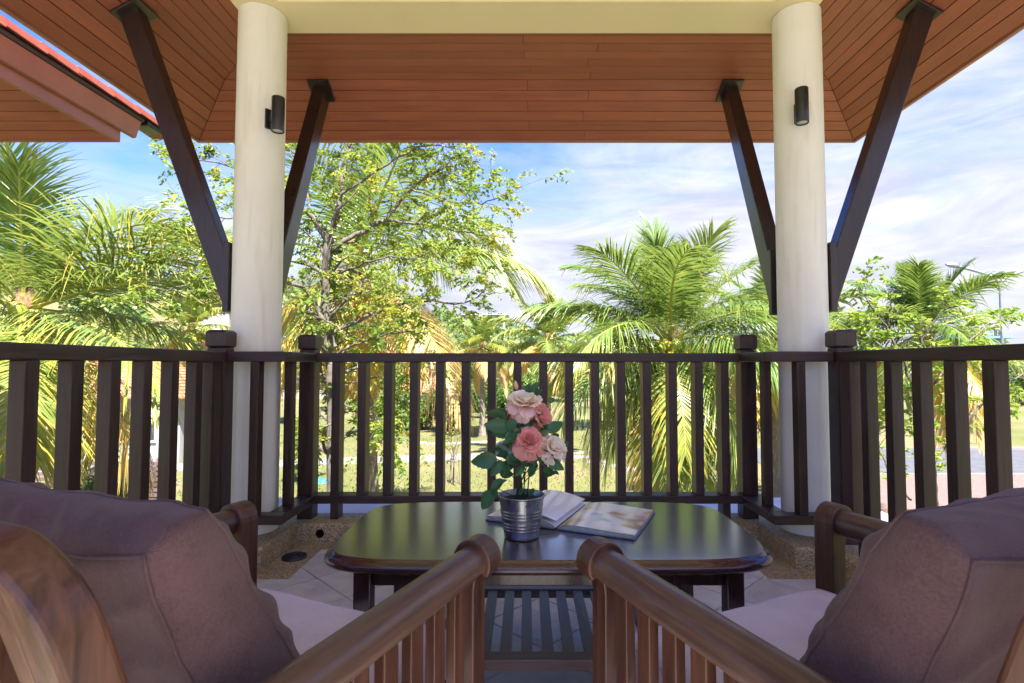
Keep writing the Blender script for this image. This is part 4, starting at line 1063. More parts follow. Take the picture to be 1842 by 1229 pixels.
# ------------------------------------------------------------------ palms
def frond_mesh(L_, az, el, droop, seed, leaf=0.62, hang=0.5, age=0.3, n=82, wleaf=0.023, roll=0.0, vee=0.25, swirl=0.0):
    g = np.random.default_rng(seed); K = 22
    s = np.linspace(0, 1, K + 1); e = el - droop * s ** 1.35
    a = az + swirl * s ** 1.5
    T = np.stack([np.cos(e) * np.cos(a), np.cos(e) * np.sin(a), np.sin(e)], 1)
    P = np.zeros((K + 1, 3)); P[1:] = np.cumsum((T[1:] + T[:-1]) / 2 * (L_ / K), 0)
    S = np.stack([-np.sin(a), np.cos(a), 0 * a], 1); Nn = np.cross(T, S)
    cr, sr = math.cos(roll), math.sin(roll)
    S, Nn = S * cr + Nn * sr, Nn * cr - S * sr
    u = 0.13 + 0.87 * (np.arange(1, n + 1) / n) ** 0.96
    u = np.clip(u + g.normal(0, 0.004, n), 0.1, 0.998)
    def ip(A): return np.stack([np.interp(u, s, A[:, k]) for k in range(3)], 1)
    verts = []; faces = []; tint = []
    base = 0
    for side in (-1, 1):
        p, t, sd, nn = ip(P), ip(T), ip(S), ip(Nn)
        ln = leaf * L_ / 3.0 * (0.30 + 0.95 * np.sin(np.pi * np.clip(0.10 + 0.78 * u, 0, 1)) ** 0.9) * g.uniform(0.86, 1.1, n)
        phi = np.radians(np.interp(u, [0.1, 0.5, 1.0], [74, 56, 18])) + g.normal(0, 0.06, n)
        v = vee + g.normal(0, 0.10, n)
        D = sd * (side * np.sin(phi) * np.cos(v))[:, None] + t * np.cos(phi)[:, None] + nn * (np.sin(phi) * np.sin(v))[:, None]
        hg = hang * g.uniform(0.55, 1.5, n)
        brk = g.random(n) < 0.05
        pos = p.copy(); rows = []
        wid = [0.55, 1.0, 0.92, 0.6, 0.08]
        for k in range(5):
            d = D + np.array([0, 0, -1.0]) * (hg * (k / 4) ** 1.3 * 1.6 + brk * 1.5 * (k > 1))[:, None]
            d /= np.linalg.norm(d, axis=1, keepdims=True)
            wd = t - d * (t * d).sum(1, keepdims=True); wd /= np.linalg.norm(wd, axis=1, keepdims=True) + 1e-6
            hw = wleaf * 0.5 * wid[k] * (0.7 + 0.5 * ln / (leaf * L_ / 3.0))
            rows.append(pos - wd * hw[:, None]); rows.append(pos + wd * hw[:, None])
            pos = pos + d * (ln / 4)[:, None]
        verts.append(np.stack(rows, 1).reshape(-1, 3))
        idx = base + np.arange(n)[:, None] * 10
        for k in range(4):
            faces.append(np.concatenate([idx + 2 * k, idx + 2 * k + 1, idx + 2 * k + 3, idx + 2 * k + 2], 1))
            tint.append(age + g.normal(0, 0.07, n) + 0.10 * (k / 3) ** 2 + 0.12 * (u - 0.5) + brk * 0.2)
        base += n * 10
    nv = base
    # rachis as a flattened tapered tube
    m = 6; ring = []
    for k in range(K + 1):
        r = (0.030 * (1 - s[k]) ** 0.8 + 0.004) * L_ / 3.0 * (1.9 if s[k] < 0.06 else 1)
        for q in range(m):
            an = 2 * PI * q / m; ring.append(P[k] + S[k] * math.cos(an) * r * 1.15 + Nn[k] * math.sin(an) * r * 0.7)
    rf = []
    for k in range(K):
        for q in range(m): rf.append((nv + k * m + q, nv + k * m + (q + 1) % m, nv + (k + 1) * m + (q + 1) % m, nv + (k + 1) * m + q))
    V = np.concatenate(verts + [np.array(ring)]); Fc = np.concatenate(faces + [np.array(rf)])
    tn = np.concatenate([np.clip(np.concatenate(tint), 0, 1), np.full(len(rf), 0.6)])
    mi = np.concatenate([np.zeros(len(Fc) - len(rf)), np.ones(len(rf))])
    return npmesh('frond', V, Fc, [MT['palm'], MT['rachis']], False, tn, mi)

cb = MB(); cb.lathe([(0.0, -1.15), (0.42, -1.02), (0.80, -0.62), (0.97, -0.1), (0.92, 0.42), (0.62, 0.85), (0.22, 1.02), (0.0, 1.05)], 12)
coco_me = {c: cb.mesh('coconut', MT[c]) for c in ('coconut', 'coconut_y')}
def palm(label, px, py, Y, L_, n, seed, coconuts=0, dead=0.12, leaf=0.98, lean=(0, 0), extra=(), age=0.24, el0=80, span=124, wleaf=0.023, nl=82, droop=(0.45, 1.15), hang=0.75, flare=1.0, coco='coconut'):
    c = at(px, py, Y); g = random.Random(seed)
    t = thing('coconut_palm', label, 'palm tree', (c.x + lean[0], Y + lean[1], GZ), 0, 'coconut palms in the garden')
    top = Vector((-lean[0], -lean[1], c.z - GZ))
    b = MB(); pts = []; rad = []
    for k in range(31):
        u = k / 30; p = Vector((top.x * u ** 1.8, top.y * u ** 1.8, (top.z - 0.10) * u)); pts.append(p)
        rad.append((0.155 - 0.045 * u + 0.09 * math.exp(-u * 9)) * flare * (1.05 if k % 2 else 0.97))
    b.tube(pts, rad, 12); b.build('trunk', MT['palm_bark'], t)
    b = MB(); b.tube([top + Vector((0, 0, -0.40)), top + Vector((0, 0, -0.1)), top + Vector((0, 0, 0.16)), top + Vector((0, 0, 0.45))], [0.12, 0.19, 0.17, 0.05], 10); b.build('crown_sheath', MT['husk'], t)
    ph = g.uniform(0, 6.28)
    for i in range(n):
        f = i / (n - 1)
        az = ph + i * 2.39996 + g.uniform(-0.2, 0.2)
        el = R(el0 - span * f ** 1.05 + g.uniform(-7, 7))
        dr = droop[0] + (droop[1] - droop[0]) * min(1, f * 1.5) + g.uniform(-0.1, 0.15)
        old = f > 1 - dead
        ag = age + 0.26 * f + g.uniform(-0.05, 0.07) + (g.uniform(0.28, 0.48) if old else 0)
        ll = L_ * (0.72 + 0.38 * min(1, f * 3)) * g.uniform(0.92, 1.06)
        me = frond_mesh(ll, az, el, dr if not old else dr * 0.6, seed * 100 + i, leaf, hang * (0.5 + 1.3 * f), ag, nl, wleaf, g.uniform(-0.35, 0.35), 0.45 - 0.7 * f, g.uniform(-0.3, 0.3))
        inst('frond', me, t, top + Vector((math.cos(az) * 0.08, math.sin(az) * 0.08, 0.10 - 0.18 * f)))
    for (az, el, dr, ll, ag, hg) in extra:
        me = frond_mesh(ll, R(az), R(el), dr, seed * 100 + int(az * 3 + el), leaf, hg, ag, nl, wleaf, g.uniform(-0.25, 0.25), 0.1)
        inst('frond', me, t, top)
    for k in range(coconuts):
        a = R((228, 305, 262, 10, 160)[k % 5]) + g.gauss(0, 0.20)
        r = g.uniform(0.30, 0.62); z = 0.02 - g.uniform(0, 0.36) - (r - 0.24) * 0.35; s = g.uniform(0.085, 0.118)
        inst('coconut', coco_me['coconut_y' if (coco == 'coconut_y' or g.random() < 0.3) else 'coconut'], t, top + Vector((math.cos(a) * r, math.sin(a) * r, z)), (g.uniform(-0.6, 0.6), g.uniform(-0.6, 0.6), 0), (s, s, s * g.uniform(1.05, 1.3)))
    if coconuts:
        for k in range(5):
            a = R((228, 305, 262, 10, 160)[k % 5]); b = MB(); b.tube([top + Vector((0, 0, 0.05)), top + Vector((math.cos(a) * 0.2, math.sin(a) * 0.2, 0.10)), top + Vector((math.cos(a) * 0.34, math.sin(a) * 0.34, -0.22))], [0.02, 0.016, 0.008], 6); b.build('fruit_stalk', MT['rachis'], t)
    return t
# azimuth in 'extra': 0 = towards +X (photo right), 90 = away, 180 = photo left, 270 = towards the camera
palm('large coconut palm beside the neighbouring roof, green nuts at rail height', 45, 560, 8.3, 2.85, 13, 11, 12, 0.10, age=0.36, extra=((275, 83, 0.25, 3.3, 0.20, 0.35), (-12, 50, 1.1, 3.2, 0.42, 0.5), (-2, 20, 0.5, 3.3, 0.40, 0.7), (-14, -2, 0.95, 3.1, 0.46, 1.0), (12, 38, 0.9, 3.1, 0.36, 0.5), (262, 55, 2.2, 2.5, 0.46, 0.9), (-40, -28, 0.9, 2.9, 0.55, 1.0), (250, -62, 0.3, 2.6, 0.74, 1.0), (300, -70, 0.2, 2.4, 0.64, 1.0)), lean=(-0.5, 0.3))
palm('pale coconut palm with yellow hanging fronds growing behind the leafy tree', 640, 478, 10.8, 3.2, 16, 23, 0, 0.30, age=0.26, extra=((-8, 28, 1.4, 3.4, 0.42, 0.9), (8, 48, 1.5, 3.2, 0.40, 0.8), (182, 40, 1.5, 3.2, 0.40, 0.7), (260, -68, 0.2, 2.4, 0.80, 0.9), (300, -58, 0.3, 2.5, 0.82, 0.9), (215, -52, 0.3, 2.6, 0.78, 0.9), (330, -35, 0.7, 2.8, 0.70, 0.9), (195, -30, 0.8, 2.7, 0.74, 0.9), (280, -75, 0.1, 2.6, 0.86, 0.9)), lean=(0.35, 0.2))
palm('coconut palm with clustered green nuts in the middle of the view', 1207, 614, 11.0, 2.68, 27, 37, 30, 0.04, extra=((110, 82, 0.25, 2.5, 0.20, 0.3), (165, 62, 0.9, 2.6, 0.26, 0.4), (178, 40, 1.1, 2.6, 0.30, 0.6), (2, 48, 1.1, 2.7, 0.30, 0.6), (185, 5, 0.55, 2.6, 0.44, 1.0), (-6, 30, 1.3, 2.8, 0.30, 0.9), (200, -42, 0.6, 2.8, 0.48, 0.8), (250, -55, 0.4, 2.9, 0.46, 0.7), (285, -60, 0.4, 3.0, 0.46, 0.7), (325, -50, 0.5, 2.9, 0.50, 0.7), (226, -66, 0.2, 2.7, 0.50, 0.7), (300, -30, 0.9, 2.8, 0.42, 0.8), (268, -74, 0.1, 2.8, 0.52, 0.7)), lean=(0.25, 0.1))
palm('smaller distant palm with yellow drooping lower fronds beyond the lawn', 985, 612, 23.0, 2.35, 26, 41, 6, 0.30, age=0.26, leaf=0.7, wleaf=0.055, nl=44, coco='coconut_y')
palm('coconut palm half hidden behind the column beside the sky', 1392, 605, 14.5, 2.35, 24, 53, 0, 0.15, wleaf=0.042, nl=50)
palm('low coconut palm under the street lamp', 1662, 598, 11.5, 1.72, 22, 61, 0, 0.20, extra=((30, 8, 0.3, 2.4, 0.22, 0.3), (165, 25, 0.6, 2.2, 0.22, 0.3), (110, 80, 0.2, 1.45, 0.24, 0.2), (70, 62, 0.2, 1.5, 0.24, 0.2), (260, -65, 0.2, 2.2, 0.86, 0.9), (290, -55, 0.3, 2.3, 0.9, 0.9)), age=0.18)
palm('far palm below the hillside houses', 345, 590, 27.0, 2.2, 22, 71, 0, 0.1, wleaf=0.065, nl=36, leaf=0.75, age=0.32)
palm('yellowing far palm left of the small distant palm', 868, 625, 30.0, 2.5, 22, 73, 0, 0.35, wleaf=0.065, nl=36, leaf=0.75, age=0.34)
palm('far palm behind the arching frond of the middle palm', 1095, 618, 33.0, 2.9, 22, 79, 0, 0.25, wleaf=0.07, nl=36, leaf=0.75, age=0.28)
palm('far palm at the left edge of the long red roof', 520, 612, 36.0, 2.8, 20, 83, 0, 0.3, wleaf=0.07, nl=36, leaf=0.75, age=0.34)
palm('far palm against the sky left of the low palm', 1480, 612, 30.0, 2.4, 20, 89, 0, 0.1, wleaf=0.065, nl=36, leaf=0.75, age=0.22)

# ------------------------------------------------------------------ leafy trees
def leaves_mesh(name, C, D, size, mat, g, tint=None, ratio=0.5, droop=0.0):
    """a pointed leaf at every centre C along direction D"""
    n = len(C); D = D + np.array([0, 0, -droop]); D /= np.linalg.norm(D, axis=1, keepdims=True) + 1e-9
    r = g.normal(size=(n, 3)); W = np.cross(D, r); W /= np.linalg.norm(W, axis=1, keepdims=True) + 1e-9
    Nn = np.cross(W, D)
    s = (size * g.uniform(0.7, 1.25, n))[:, None]
    a = C; m1 = C + D * s * 0.5 + W * s * ratio * 0.5 + Nn * s * 0.06; m2 = C + D * s * 0.5 - W * s * ratio * 0.5 + Nn * s * 0.06; e = C + D * s - Nn * s * 0.08
    V = np.stack([a, m1, e, m2], 1).reshape(-1, 3); F = np.arange(4 * n).reshape(-1, 4)
    if tint is None: tint = g.beta(2.2, 2.6, n)
    return npmesh(name, V, F, mat, False, tint)
def catmull(pts, n=6):
    out = []
    P = [pts[0]] + list(pts) + [pts[-1]]
    for i in range(1, len(P) - 2):
        for k in range(n):
            t = k / n; a, b_, c, d = P[i - 1], P[i], P[i + 1], P[i + 2]
            out.append(0.5 * ((2 * b_) + (c - a) * t + (2 * a - 5 * b_ + 4 * c - d) * t * t + (-a + 3 * b_ - 3 * c + d) * t ** 3))
    out.append(P[-2]); return out
def leafy_tree(label, cat, Y, limbs, seed, leaf=0.06, per=16, twig=0.5, step=0.24, mat='tree_leaf', name='leafy_tree', sub=(3, 4), bare=0.35, droop=0.35, extra_up=0.15, group=None, spread=1.0, yellow=0.05):
    g = random.Random(seed); ng = np.random.default_rng(seed)
    first = at(limbs[0][0][0][0], limbs[0][0][0][1], Y)
    base = Vector((first.x, Y, GZ))
    t = thing(name, label, cat, base, 0, group)
    wood_b = MB(); C = []; D = []; TN = []
    for li, (pts, dy, r0, r1) in enumerate(limbs):
        n = len(pts)
        pw = [at(x, y, Y + dy * (k / (n - 1)) ** 1.3) - base for k, (x, y) in enumerate(pts)]
        if li == 0: pw[0].z = -0.1
        path = catmull(pw, 6)
        path = [p + Vector((g.gauss(0, 0.009), g.gauss(0, 0.009), g.gauss(0, 0.009))) if 0 < k < len(path) - 1 else p for k, p in enumerate(path)]
        m = len(path); wood_b.tube(path, [(r0 + (r1 - r0) * (k / (m - 1)) ** 0.8) * 0.75 for k in range(m)], 9)
        # side branches
        acc = 0.0; tot = sum((path[k + 1] - path[k]).length for k in range(m - 1)); run = 0.0
        for k in range(m - 1):
            seg = path[k + 1] - path[k]; run += seg.length; acc += seg.length
            if run / tot < (bare if li == 0 else (bare * 0.45)): acc = 0; continue
            while acc > step:
                acc -= step
                for rep in range(g.randint(1, 2)):
                    tdir = seg.normalized()
                    rv = Vector((g.gauss(0, 1), g.gauss(0, 1), g.gauss(0.1, 0.7))); rv -= tdir * rv.dot(tdir)
                    if rv.length < 1e-3: continue
                    d = (rv.normalized() * 1.0 + tdir * g.uniform(0.3, 0.9) + Vector((0, 0, extra_up))).normalized()
                    L1 = twig * g.uniform(0.6, 1.5) * spread; p = path[k].copy(); br_ = [p.copy()]
                    for q in range(4):
                        d = (d + Vector((g.gauss(0, 0.22), g.gauss(0, 0.22), g.gauss(-0.05, 0.16)))).normalized(); p = p + d * L1 / 4; br_.append(p.copy())
                    rr = max(0.004, r1 * 0.55)
                    wood_b.tube(br_, [rr, rr * 0.8, rr * 0.6, rr * 0.45, rr * 0.25], 5, caps=False)
                    cl_t = g.gauss(0.56, 0.15)
                    for q in range(g.randint(*sub)):
                        st = br_[g.randint(1, 4)]; d2 = (d + Vector((g.gauss(0, 0.9), g.gauss(0, 0.9), g.gauss(-0.05, 0.6)))).normalized(); L2 = twig * g.uniform(0.35, 0.75)
                        en = st + d2 * L2; mid = (st + en) / 2 + Vector((0, 0, 0.02))
                        en = en + Vector((0, 0, -droop * 0.12)); wood_b.tube([st, mid, en], [rr * 0.35, rr * 0.28, rr * 0.12], 4, caps=False)
                        k_n = int(per * g.uniform(0.6, 1.3))
                        for w_ in range(k_n):
                            u = 0.15 + 0.85 * (w_ + 0.5) / k_n; pp_ = st.lerp(mid, u * 2) if u < 0.5 else mid.lerp(en, u * 2 - 1)
                            s_ = 1 if w_ % 2 else -1
                            sd = d2.cross(Vector((0, 0, 1))); sd = sd.normalized() if sd.length > 1e-3 else Vector((1, 0, 0))
                            ld = sd * s_ + d2 * 0.6 + Vector((g.gauss(0, 0.35), g.gauss(0, 0.35), g.gauss(0, 0.35)))
                            C.append((pp_.x + g.gauss(0, 0.012), pp_.y + g.gauss(0, 0.012), pp_.z + g.gauss(0, 0.012))); D.append(tuple(ld)); 
                            TN.append(0.98 if g.random() < yellow else cl_t + g.gauss(0, 0.13))
    wood_b.build('trunk', MT['bark'], t)
    me = leaves_mesh('crown', np.array(C), np.array(D), leaf, MT[mat], ng, np.clip(np.array(TN), 0, 1), 0.52, droop)
    inst('crown', me, t)
    return t, len(C)
big = [([(604, 960), (598, 760), (594, 660), (588, 590), (584, 520), (590, 450), (600, 408)], 0.0, 0.108, 0.062),
       ([(592, 440), (562, 392), (528, 362), (498, 325), (472, 285)], -0.7, 0.055, 0.018),
       ([(600, 408), (612, 360), (622, 300), (640, 230), (655, 150)], 0.4, 0.06, 0.016),
       ([(588, 455), (640, 422), (692, 395), (738, 342), (800, 302), (862, 292)], 0.5, 0.055, 0.012),
       ([(602, 625), (572, 560), (548, 520), (505, 505), (440, 470), (372, 446)], -0.8, 0.055, 0.013),
       ([(594, 600), (668, 566), (752, 540), (826, 548), (880, 520)], 0.6, 0.045, 0.010),
       ([(690, 396), (760, 404), (832, 418), (910, 428)], 0.9, 0.030, 0.009),
       ([(498, 325), (425, 302), (345, 285), (288, 276)], -0.6, 0.022, 0.008),
       ([(440, 470), (372, 500), (310, 520), (258, 545)], -0.5, 0.018, 0.007),
       ([(540, 372), (446, 392), (385, 392), (340, 410)], -0.9, 0.022, 0.008),
       ([(612, 350), (695, 296), (762, 262), (826, 268)], 0.2, 0.028, 0.009),
       ([(560, 390), (548, 330), (520, 270), (500, 220)], 0.8, 0.026, 0.009),
       ([(740, 340), (806, 362), (866, 366), (925, 345)], -0.6, 0.020, 0.008),
       ([(590, 500), (640, 480), (700, 462), (770, 470), (840, 492)], -0.9, 0.026, 0.008),
       ([(592, 560), (640, 530), (668, 470), (690, 430)], 1.0, 0.022, 0.008),
       ([(600, 640), (640, 620), (700, 600), (770, 600)], -0.7, 0.026, 0.008),
       ([(655, 150), (720, 190), (790, 215), (850, 240)], 0.0, 0.020, 0.008),
       ([(600, 720), (650, 740), (690, 760), (712, 830)], -0.5, 0.020, 0.006),
       ([(600, 700), (630, 690), (680, 680), (730, 700)], 0.5, 0.020, 0.006)]
_, nl_ = leafy_tree('tall light leafy tree with pale forked branches in front of the hillside', 'tree', 7.2, big, 5, 0.066, 22, 0.48, 0.135, 'tree_leaf', bare=0.50, droop=0.5, yellow=0.02, sub=(3, 4))
shr = [([(1662, 960), (1668, 840), (1652, 740), (1630, 660), (1600, 600), (1560, 540)], -0.2, 0.045, 0.010),
       ([(1668, 850), (1720, 780), (1780, 712), (1850, 670)], 0.1, 0.030, 0.009),
       ([(1640, 700), (1655, 620), (1690, 565), (1730, 545)], -0.3, 0.020, 0.007),
       ([(1625, 650), (1560, 605), (1510, 590), (1470, 598)], 0.3, 0.018, 0.006),
       ([(1650, 735), (1720, 640), (1770, 590), (1800, 580)], 0.3, 0.018, 0.006),
       ([(1562, 545), (1556, 520), (1550, 496)], 0.0, 0.007, 0.004),
       ([(1600, 600), (1600, 560), (1612, 530)], -0.3, 0.012, 0.005),
       ([(1640, 900), (1600, 850), (1580, 780), (1600, 720)], 0.3, 0.016, 0.005)]
leafy_tree('small yellow green tree with bare curving branches outside the side railing', 'tree', 5.9, shr, 15, 0.070, 14, 0.30, 0.13, 'bright_leaf', bare=0.60, droop=0.2, sub=(2, 4), yellow=0.0)

# ------------------------------------------------------------------ shrubs, bushes, distant trees
def clump(name, label, cat, pos, radii, n, leaf, mat='shrub_leaf', seed=0, lobes=9, trunk=0.0, group=None, ratio=0.5, flowers=0, stems=5, tint=(0.5, 0.2)):
    ng = np.random.default_rng(seed + 900); g = random.Random(seed)
    t = thing(name, label, cat, pos, 0, group)
    rx, ry, rz = radii
    C = []; Dv = []; TN = []
    zc = trunk + rz * 0.95
    lob = []
    for k in range(lobes):
        a = g.uniform(0, 6.28); rr = g.uniform(0.1, 0.72); zz_ = g.uniform(-0.75, 0.75)
        lob.append((math.cos(a) * rr * rx, math.sin(a) * rr * ry, zc + zz_ * rz, g.uniform(0.32, 0.55), g.gauss(*tint)))
    per = n // lobes
    for (x, y, z, s, tt_) in lob:
        d = ng.normal(size=(per, 3)); d /= np.linalg.norm(d, axis=1, keepdims=True)
        r = ng.uniform(0.35, 1.0, per) ** 0.6 * (1 + 0.22 * np.sin(d[:, 0] * 5 + d[:, 2] * 7 + x))
        C.append(np.array([x, y, z]) + d * r[:, None] * np.array([rx, ry, rz]) * s)
        Dv.append(d * 0.8 + ng.normal(size=(per, 3)) * 0.55 + np.array([0, 0, -0.15])); TN.append(np.clip(tt_ + ng.normal(0, 0.14, per), 0, 1))
    C = np.concatenate(C); C[:, 2] = np.maximum(C[:, 2], 0.02)
    inst('crown', leaves_mesh('crown', C, np.concatenate(Dv), leaf, MT[mat], ng, np.concatenate(TN), ratio, 0.2), t)
    b = MB()
    for k in range(stems):
        a = g.uniform(0, 6.28); q = lob[k % lobes]
        r_ = max(0.012, 0.05 * rz) * (1.6 if trunk else 0.5)
        b.tube([(0.06 * math.cos(a), 0.06 * math.sin(a), -0.05), (q[0] * 0.25, q[1] * 0.25, trunk * 0.8 + 0.2 * rz), (q[0] * 0.8, q[1] * 0.8, q[2])], [r_, r_ * 0.7, r_ * 0.25], 6)
    b.build('trunk' if trunk else 'stems', MT['bark'], t)
    if flowers:
        k = ng.integers(0, len(C), flowers); cc = C[k] + np.array([0, -0.05, 0.02])
        inst('blossom', leaves_mesh('blossom', np.repeat(cc, 4, 0) + ng.normal(0, leaf * 0.4, (flowers * 4, 3)), ng.normal(size=(flowers * 4, 3)), leaf * 0.8, MT['flower_leaf'], ng, None, 0.6), t)
    return t
def gclump(name, label, cat, px, py, radii, n, leaf, **kw):
    p = gp(px, py); return clump(name, label, cat, (p.x, p.y, GZ), radii, n, leaf, **kw)
def yclump(name, label, cat, px, Y, radii, n, leaf, **kw):
    return clump(name, label, cat, ((px - CX) / FOC * Y, Y, GZ), radii, n, leaf, **kw)
S = 'shrubs'
yclump('shrub', 'feathery green shrub below the coconut palm fronds beside the neighbour', 'shrub', 150, 10.5, (0.95, 0.8, 1.05), 5200, 0.10, seed=1, mat='shrub_leaf', ratio=0.28, tint=(0.55, 0.15))
yclump('shrub', 'tall feathery green shrub seen between the middle side balusters', 'shrub', 215, 12.0, (0.8, 0.8, 1.15), 4600, 0.10, seed=2, ratio=0.28, tint=(0.5, 0.15))
yclump('shrub', 'low green shrub at the foot of the coconut palm', 'shrub', 20, 9.5, (1.0, 0.8, 0.8), 3600, 0.10, seed=3, ratio=0.35)
yclump('shrub', 'small leafy shrub beside the pale wall of the bungalow', 'shrub', 285, 15.0, (0.7, 0.7, 0.6), 2400, 0.10, seed=4, ratio=0.4, tint=(0.6, 0.15))
yclump('ground_cover', 'low leafy ground cover in front of the feathery shrubs', 'shrub', 170, 8.6, (1.6, 0.6, 0.28), 3000, 0.08, seed=5, tint=(0.45, 0.2))
yclump('shrub', 'yellow green bush just right of the column behind the railing', 'shrub', 560, 18.5, (0.8, 0.8, 1.1), 2600, 0.13, seed=6, tint=(0.75, 0.15))
yclump('shrub', 'loose pale twiggy shrub under the leafy tree', 'shrub', 690, 10.0, (0.9, 0.7, 1.0), 1500, 0.075, seed=7, mat='tree_leaf', tint=(0.6, 0.2), lobes=14)
yclump('shrub', 'round yellow green shrub behind the second lawn patch', 'shrub', 690, 31.0, (2.0, 1.6, 1.7), 3600, 0.22, seed=8, tint=(0.75, 0.18))
yclump('flowering_shrub', 'orange flowering shrub in front of the small tiled pavilion', 'shrub', 765, 33.0, (1.7, 1.4, 1.35), 3600, 0.20, seed=9, flowers=60, tint=(0.7, 0.18))
yclump('flowering_shrub', 'tall orange flowering shrub right of the small tiled pavilion', 'shrub', 818, 32.0, (1.5, 1.4, 1.75), 3600, 0.20, seed=10, flowers=80, tint=(0.65, 0.18))
yclump('round_bush', 'dark green rounded bush at the far end of the lawn', 'bush', 868, 40.0, (1.5, 1.4, 1.3), 2800, 0.22, seed=11, tint=(0.25, 0.15))
yclump('garden_tree', 'small dark garden tree on a short trunk beyond the lawn', 'tree', 848, 44.0, (2.3, 2.0, 1.5), 3600, 0.26, seed=12, trunk=1.6, tint=(0.3, 0.15))
yclump('round_bush', 'small dark bush left of the yellow palm', 'bush', 905, 47.0, (1.2, 1.1, 1.0), 2000, 0.22, seed=13, tint=(0.2, 0.12))
# belt of trees behind the lawn
belt = [(640, 46, 3.2, 2.3, 'leafy tree in front of the long red roof'), (735, 52, 3.0, 2.0, 'pale green tree at the end of the long red roof'), (920, 50, 3.2, 2.4, 'dense tree behind the smaller distant palm'), (1030, 58, 3.8, 2.6, 'broad tree right of the smaller distant palm'),
        (1120, 48, 3.0, 2.2, 'bushy tree behind the hanging fronds of the middle palm'), (1290, 40, 2.8, 2.4, 'bushy tree right of the coconut cluster'), (1360, 34, 2.6, 2.3, 'bright bushy tree beside the column on the lamp side'), (1450, 44, 3.0, 2.5, 'green tree seen just past the column on the lamp side'),
        (1530, 38, 2.6, 2.4, 'bushy tree behind the small yellow green tree'), (1760, 60, 4.5, 2.2, 'broad low tree below the street lamp'), (1840, 52, 3.6, 2.3, 'bushy tree at the right end of the road'), (260, 44, 2.8, 1.9, 'bright bushy tree above the bungalow roof')]
for i, (px, Y, rx, rz, lab) in enumerate(belt):
    yclump('garden_tree', lab, 'tree', px, Y, (rx, rx * 0.8, rz), 4200, 0.15 + 0.0032 * Y, seed=30 + i, trunk=0.5, lobes=12, tint=(0.62, 0.22), group='trees behind the lawn')

# young tree tied to stakes
p = gp(815, 872)
sg = random.Random(3)
st_ = thing('sapling', 'thin young tree with sparse leaves on the lawn', 'tree', (p.x, p.y, GZ))
b = MB(); C = []; D = []
b.tube([(0, 0, 0), (0.02, 0, 0.6), (0.0, 0.02, 1.1)], [0.026, 0.022, 0.018], 8)
for k in range(9):
    a = k * 2.4; p1 = Vector((0, 0, 0.65 + 0.06 * k)); d = Vector((math.cos(a) * 0.45, math.sin(a) * 0.45, 1.0)).normalized(); L1 = sg.uniform(0.7, 1.35); path = [p1]
    for q in range(4): d = (d + Vector((sg.gauss(0, 0.12), sg.gauss(0, 0.12), sg.gauss(0, 0.05)))).normalized(); p1 = p1 + d * L1 / 4; path.append(p1.copy())
    b.tube(path, [0.013, 0.011, 0.009, 0.006, 0.003], 5)
    for q in range(3):
        e = path[2 + q % 3]; d2 = (d + Vector((sg.gauss(0, 0.6), sg.gauss(0, 0.6), 0.2))).normalized(); en = e + d2 * sg.uniform(0.25, 0.45); b.tube([e, en], [0.006, 0.003], 4)
        for w_ in range(6):
            if sg.random() < 0.75: C.append(tuple(e.lerp(en, sg.uniform(0.3, 1)))); D.append((sg.gauss(0, 1), sg.gauss(0, 1), sg.gauss(0, 0.6)))
b.build('trunk', MT['bark'], st_); inst('crown', leaves_mesh('crown', np.array(C), np.array(D), 0.10, MT['bright_leaf'], nprng, None, 0.5), st_)
fr_ = thing('sapling_stake_frame', 'wooden stake frame propping the thin young tree', 'stakes', (p.x if False else gp(815, 872).x, gp(815, 872).y, GZ))
MT['stake'] = wood('stake_wood', (0.14, 0.11, 0.08), (0.30, 0.25, 0.19), 0.8, 2)
for k in range(4):
    a = k * PI / 2 + 0.5; b = MB(); b.tube([(math.cos(a) * 0.26, math.sin(a) * 0.26, -0.1), (math.cos(a) * 0.20, math.sin(a) * 0.20, 0.86)], 0.022, 7); b.build('stake', MT['stake'], fr_)
for k in range(4):
    a, c = k * PI / 2 + 0.5, (k + 1) * PI / 2 + 0.5; b = MB(); b.tube([(math.cos(a) * 0.23, math.sin(a) * 0.23, 0.80), (math.cos(c) * 0.23, math.sin(c) * 0.23, 0.81)], 0.018, 6); b.build('crosspiece', MT['stake'], fr_)
# small blue lump on the lawn
p = gp(578, 868); bm = bmesh.new(); bmesh.ops.create_icosphere(bm, subdivisions=3, radius=0.26)
for v in bm.verts:
    k = 1 + 0.5 * mnoise.noise(v.co * 5) + 0.2 * mnoise.noise(v.co * 14); v.co = Vector((v.co.x * k, v.co.y * k * 0.8, max(-0.02, v.co.z * k * 0.55)))
me = bpy.data.meshes.new('blue_bag'); bm.to_mesh(me); bm.free(); me.materials.append(plain('blue_plastic', (0.03, 0.22, 0.50), 0.4, var=0.3, scale=9))
o = inst('blue_bag', me, None, (p.x, p.y, GZ)); tag(o, 'small crumpled bright blue bag lying on the lawn', 'bag')

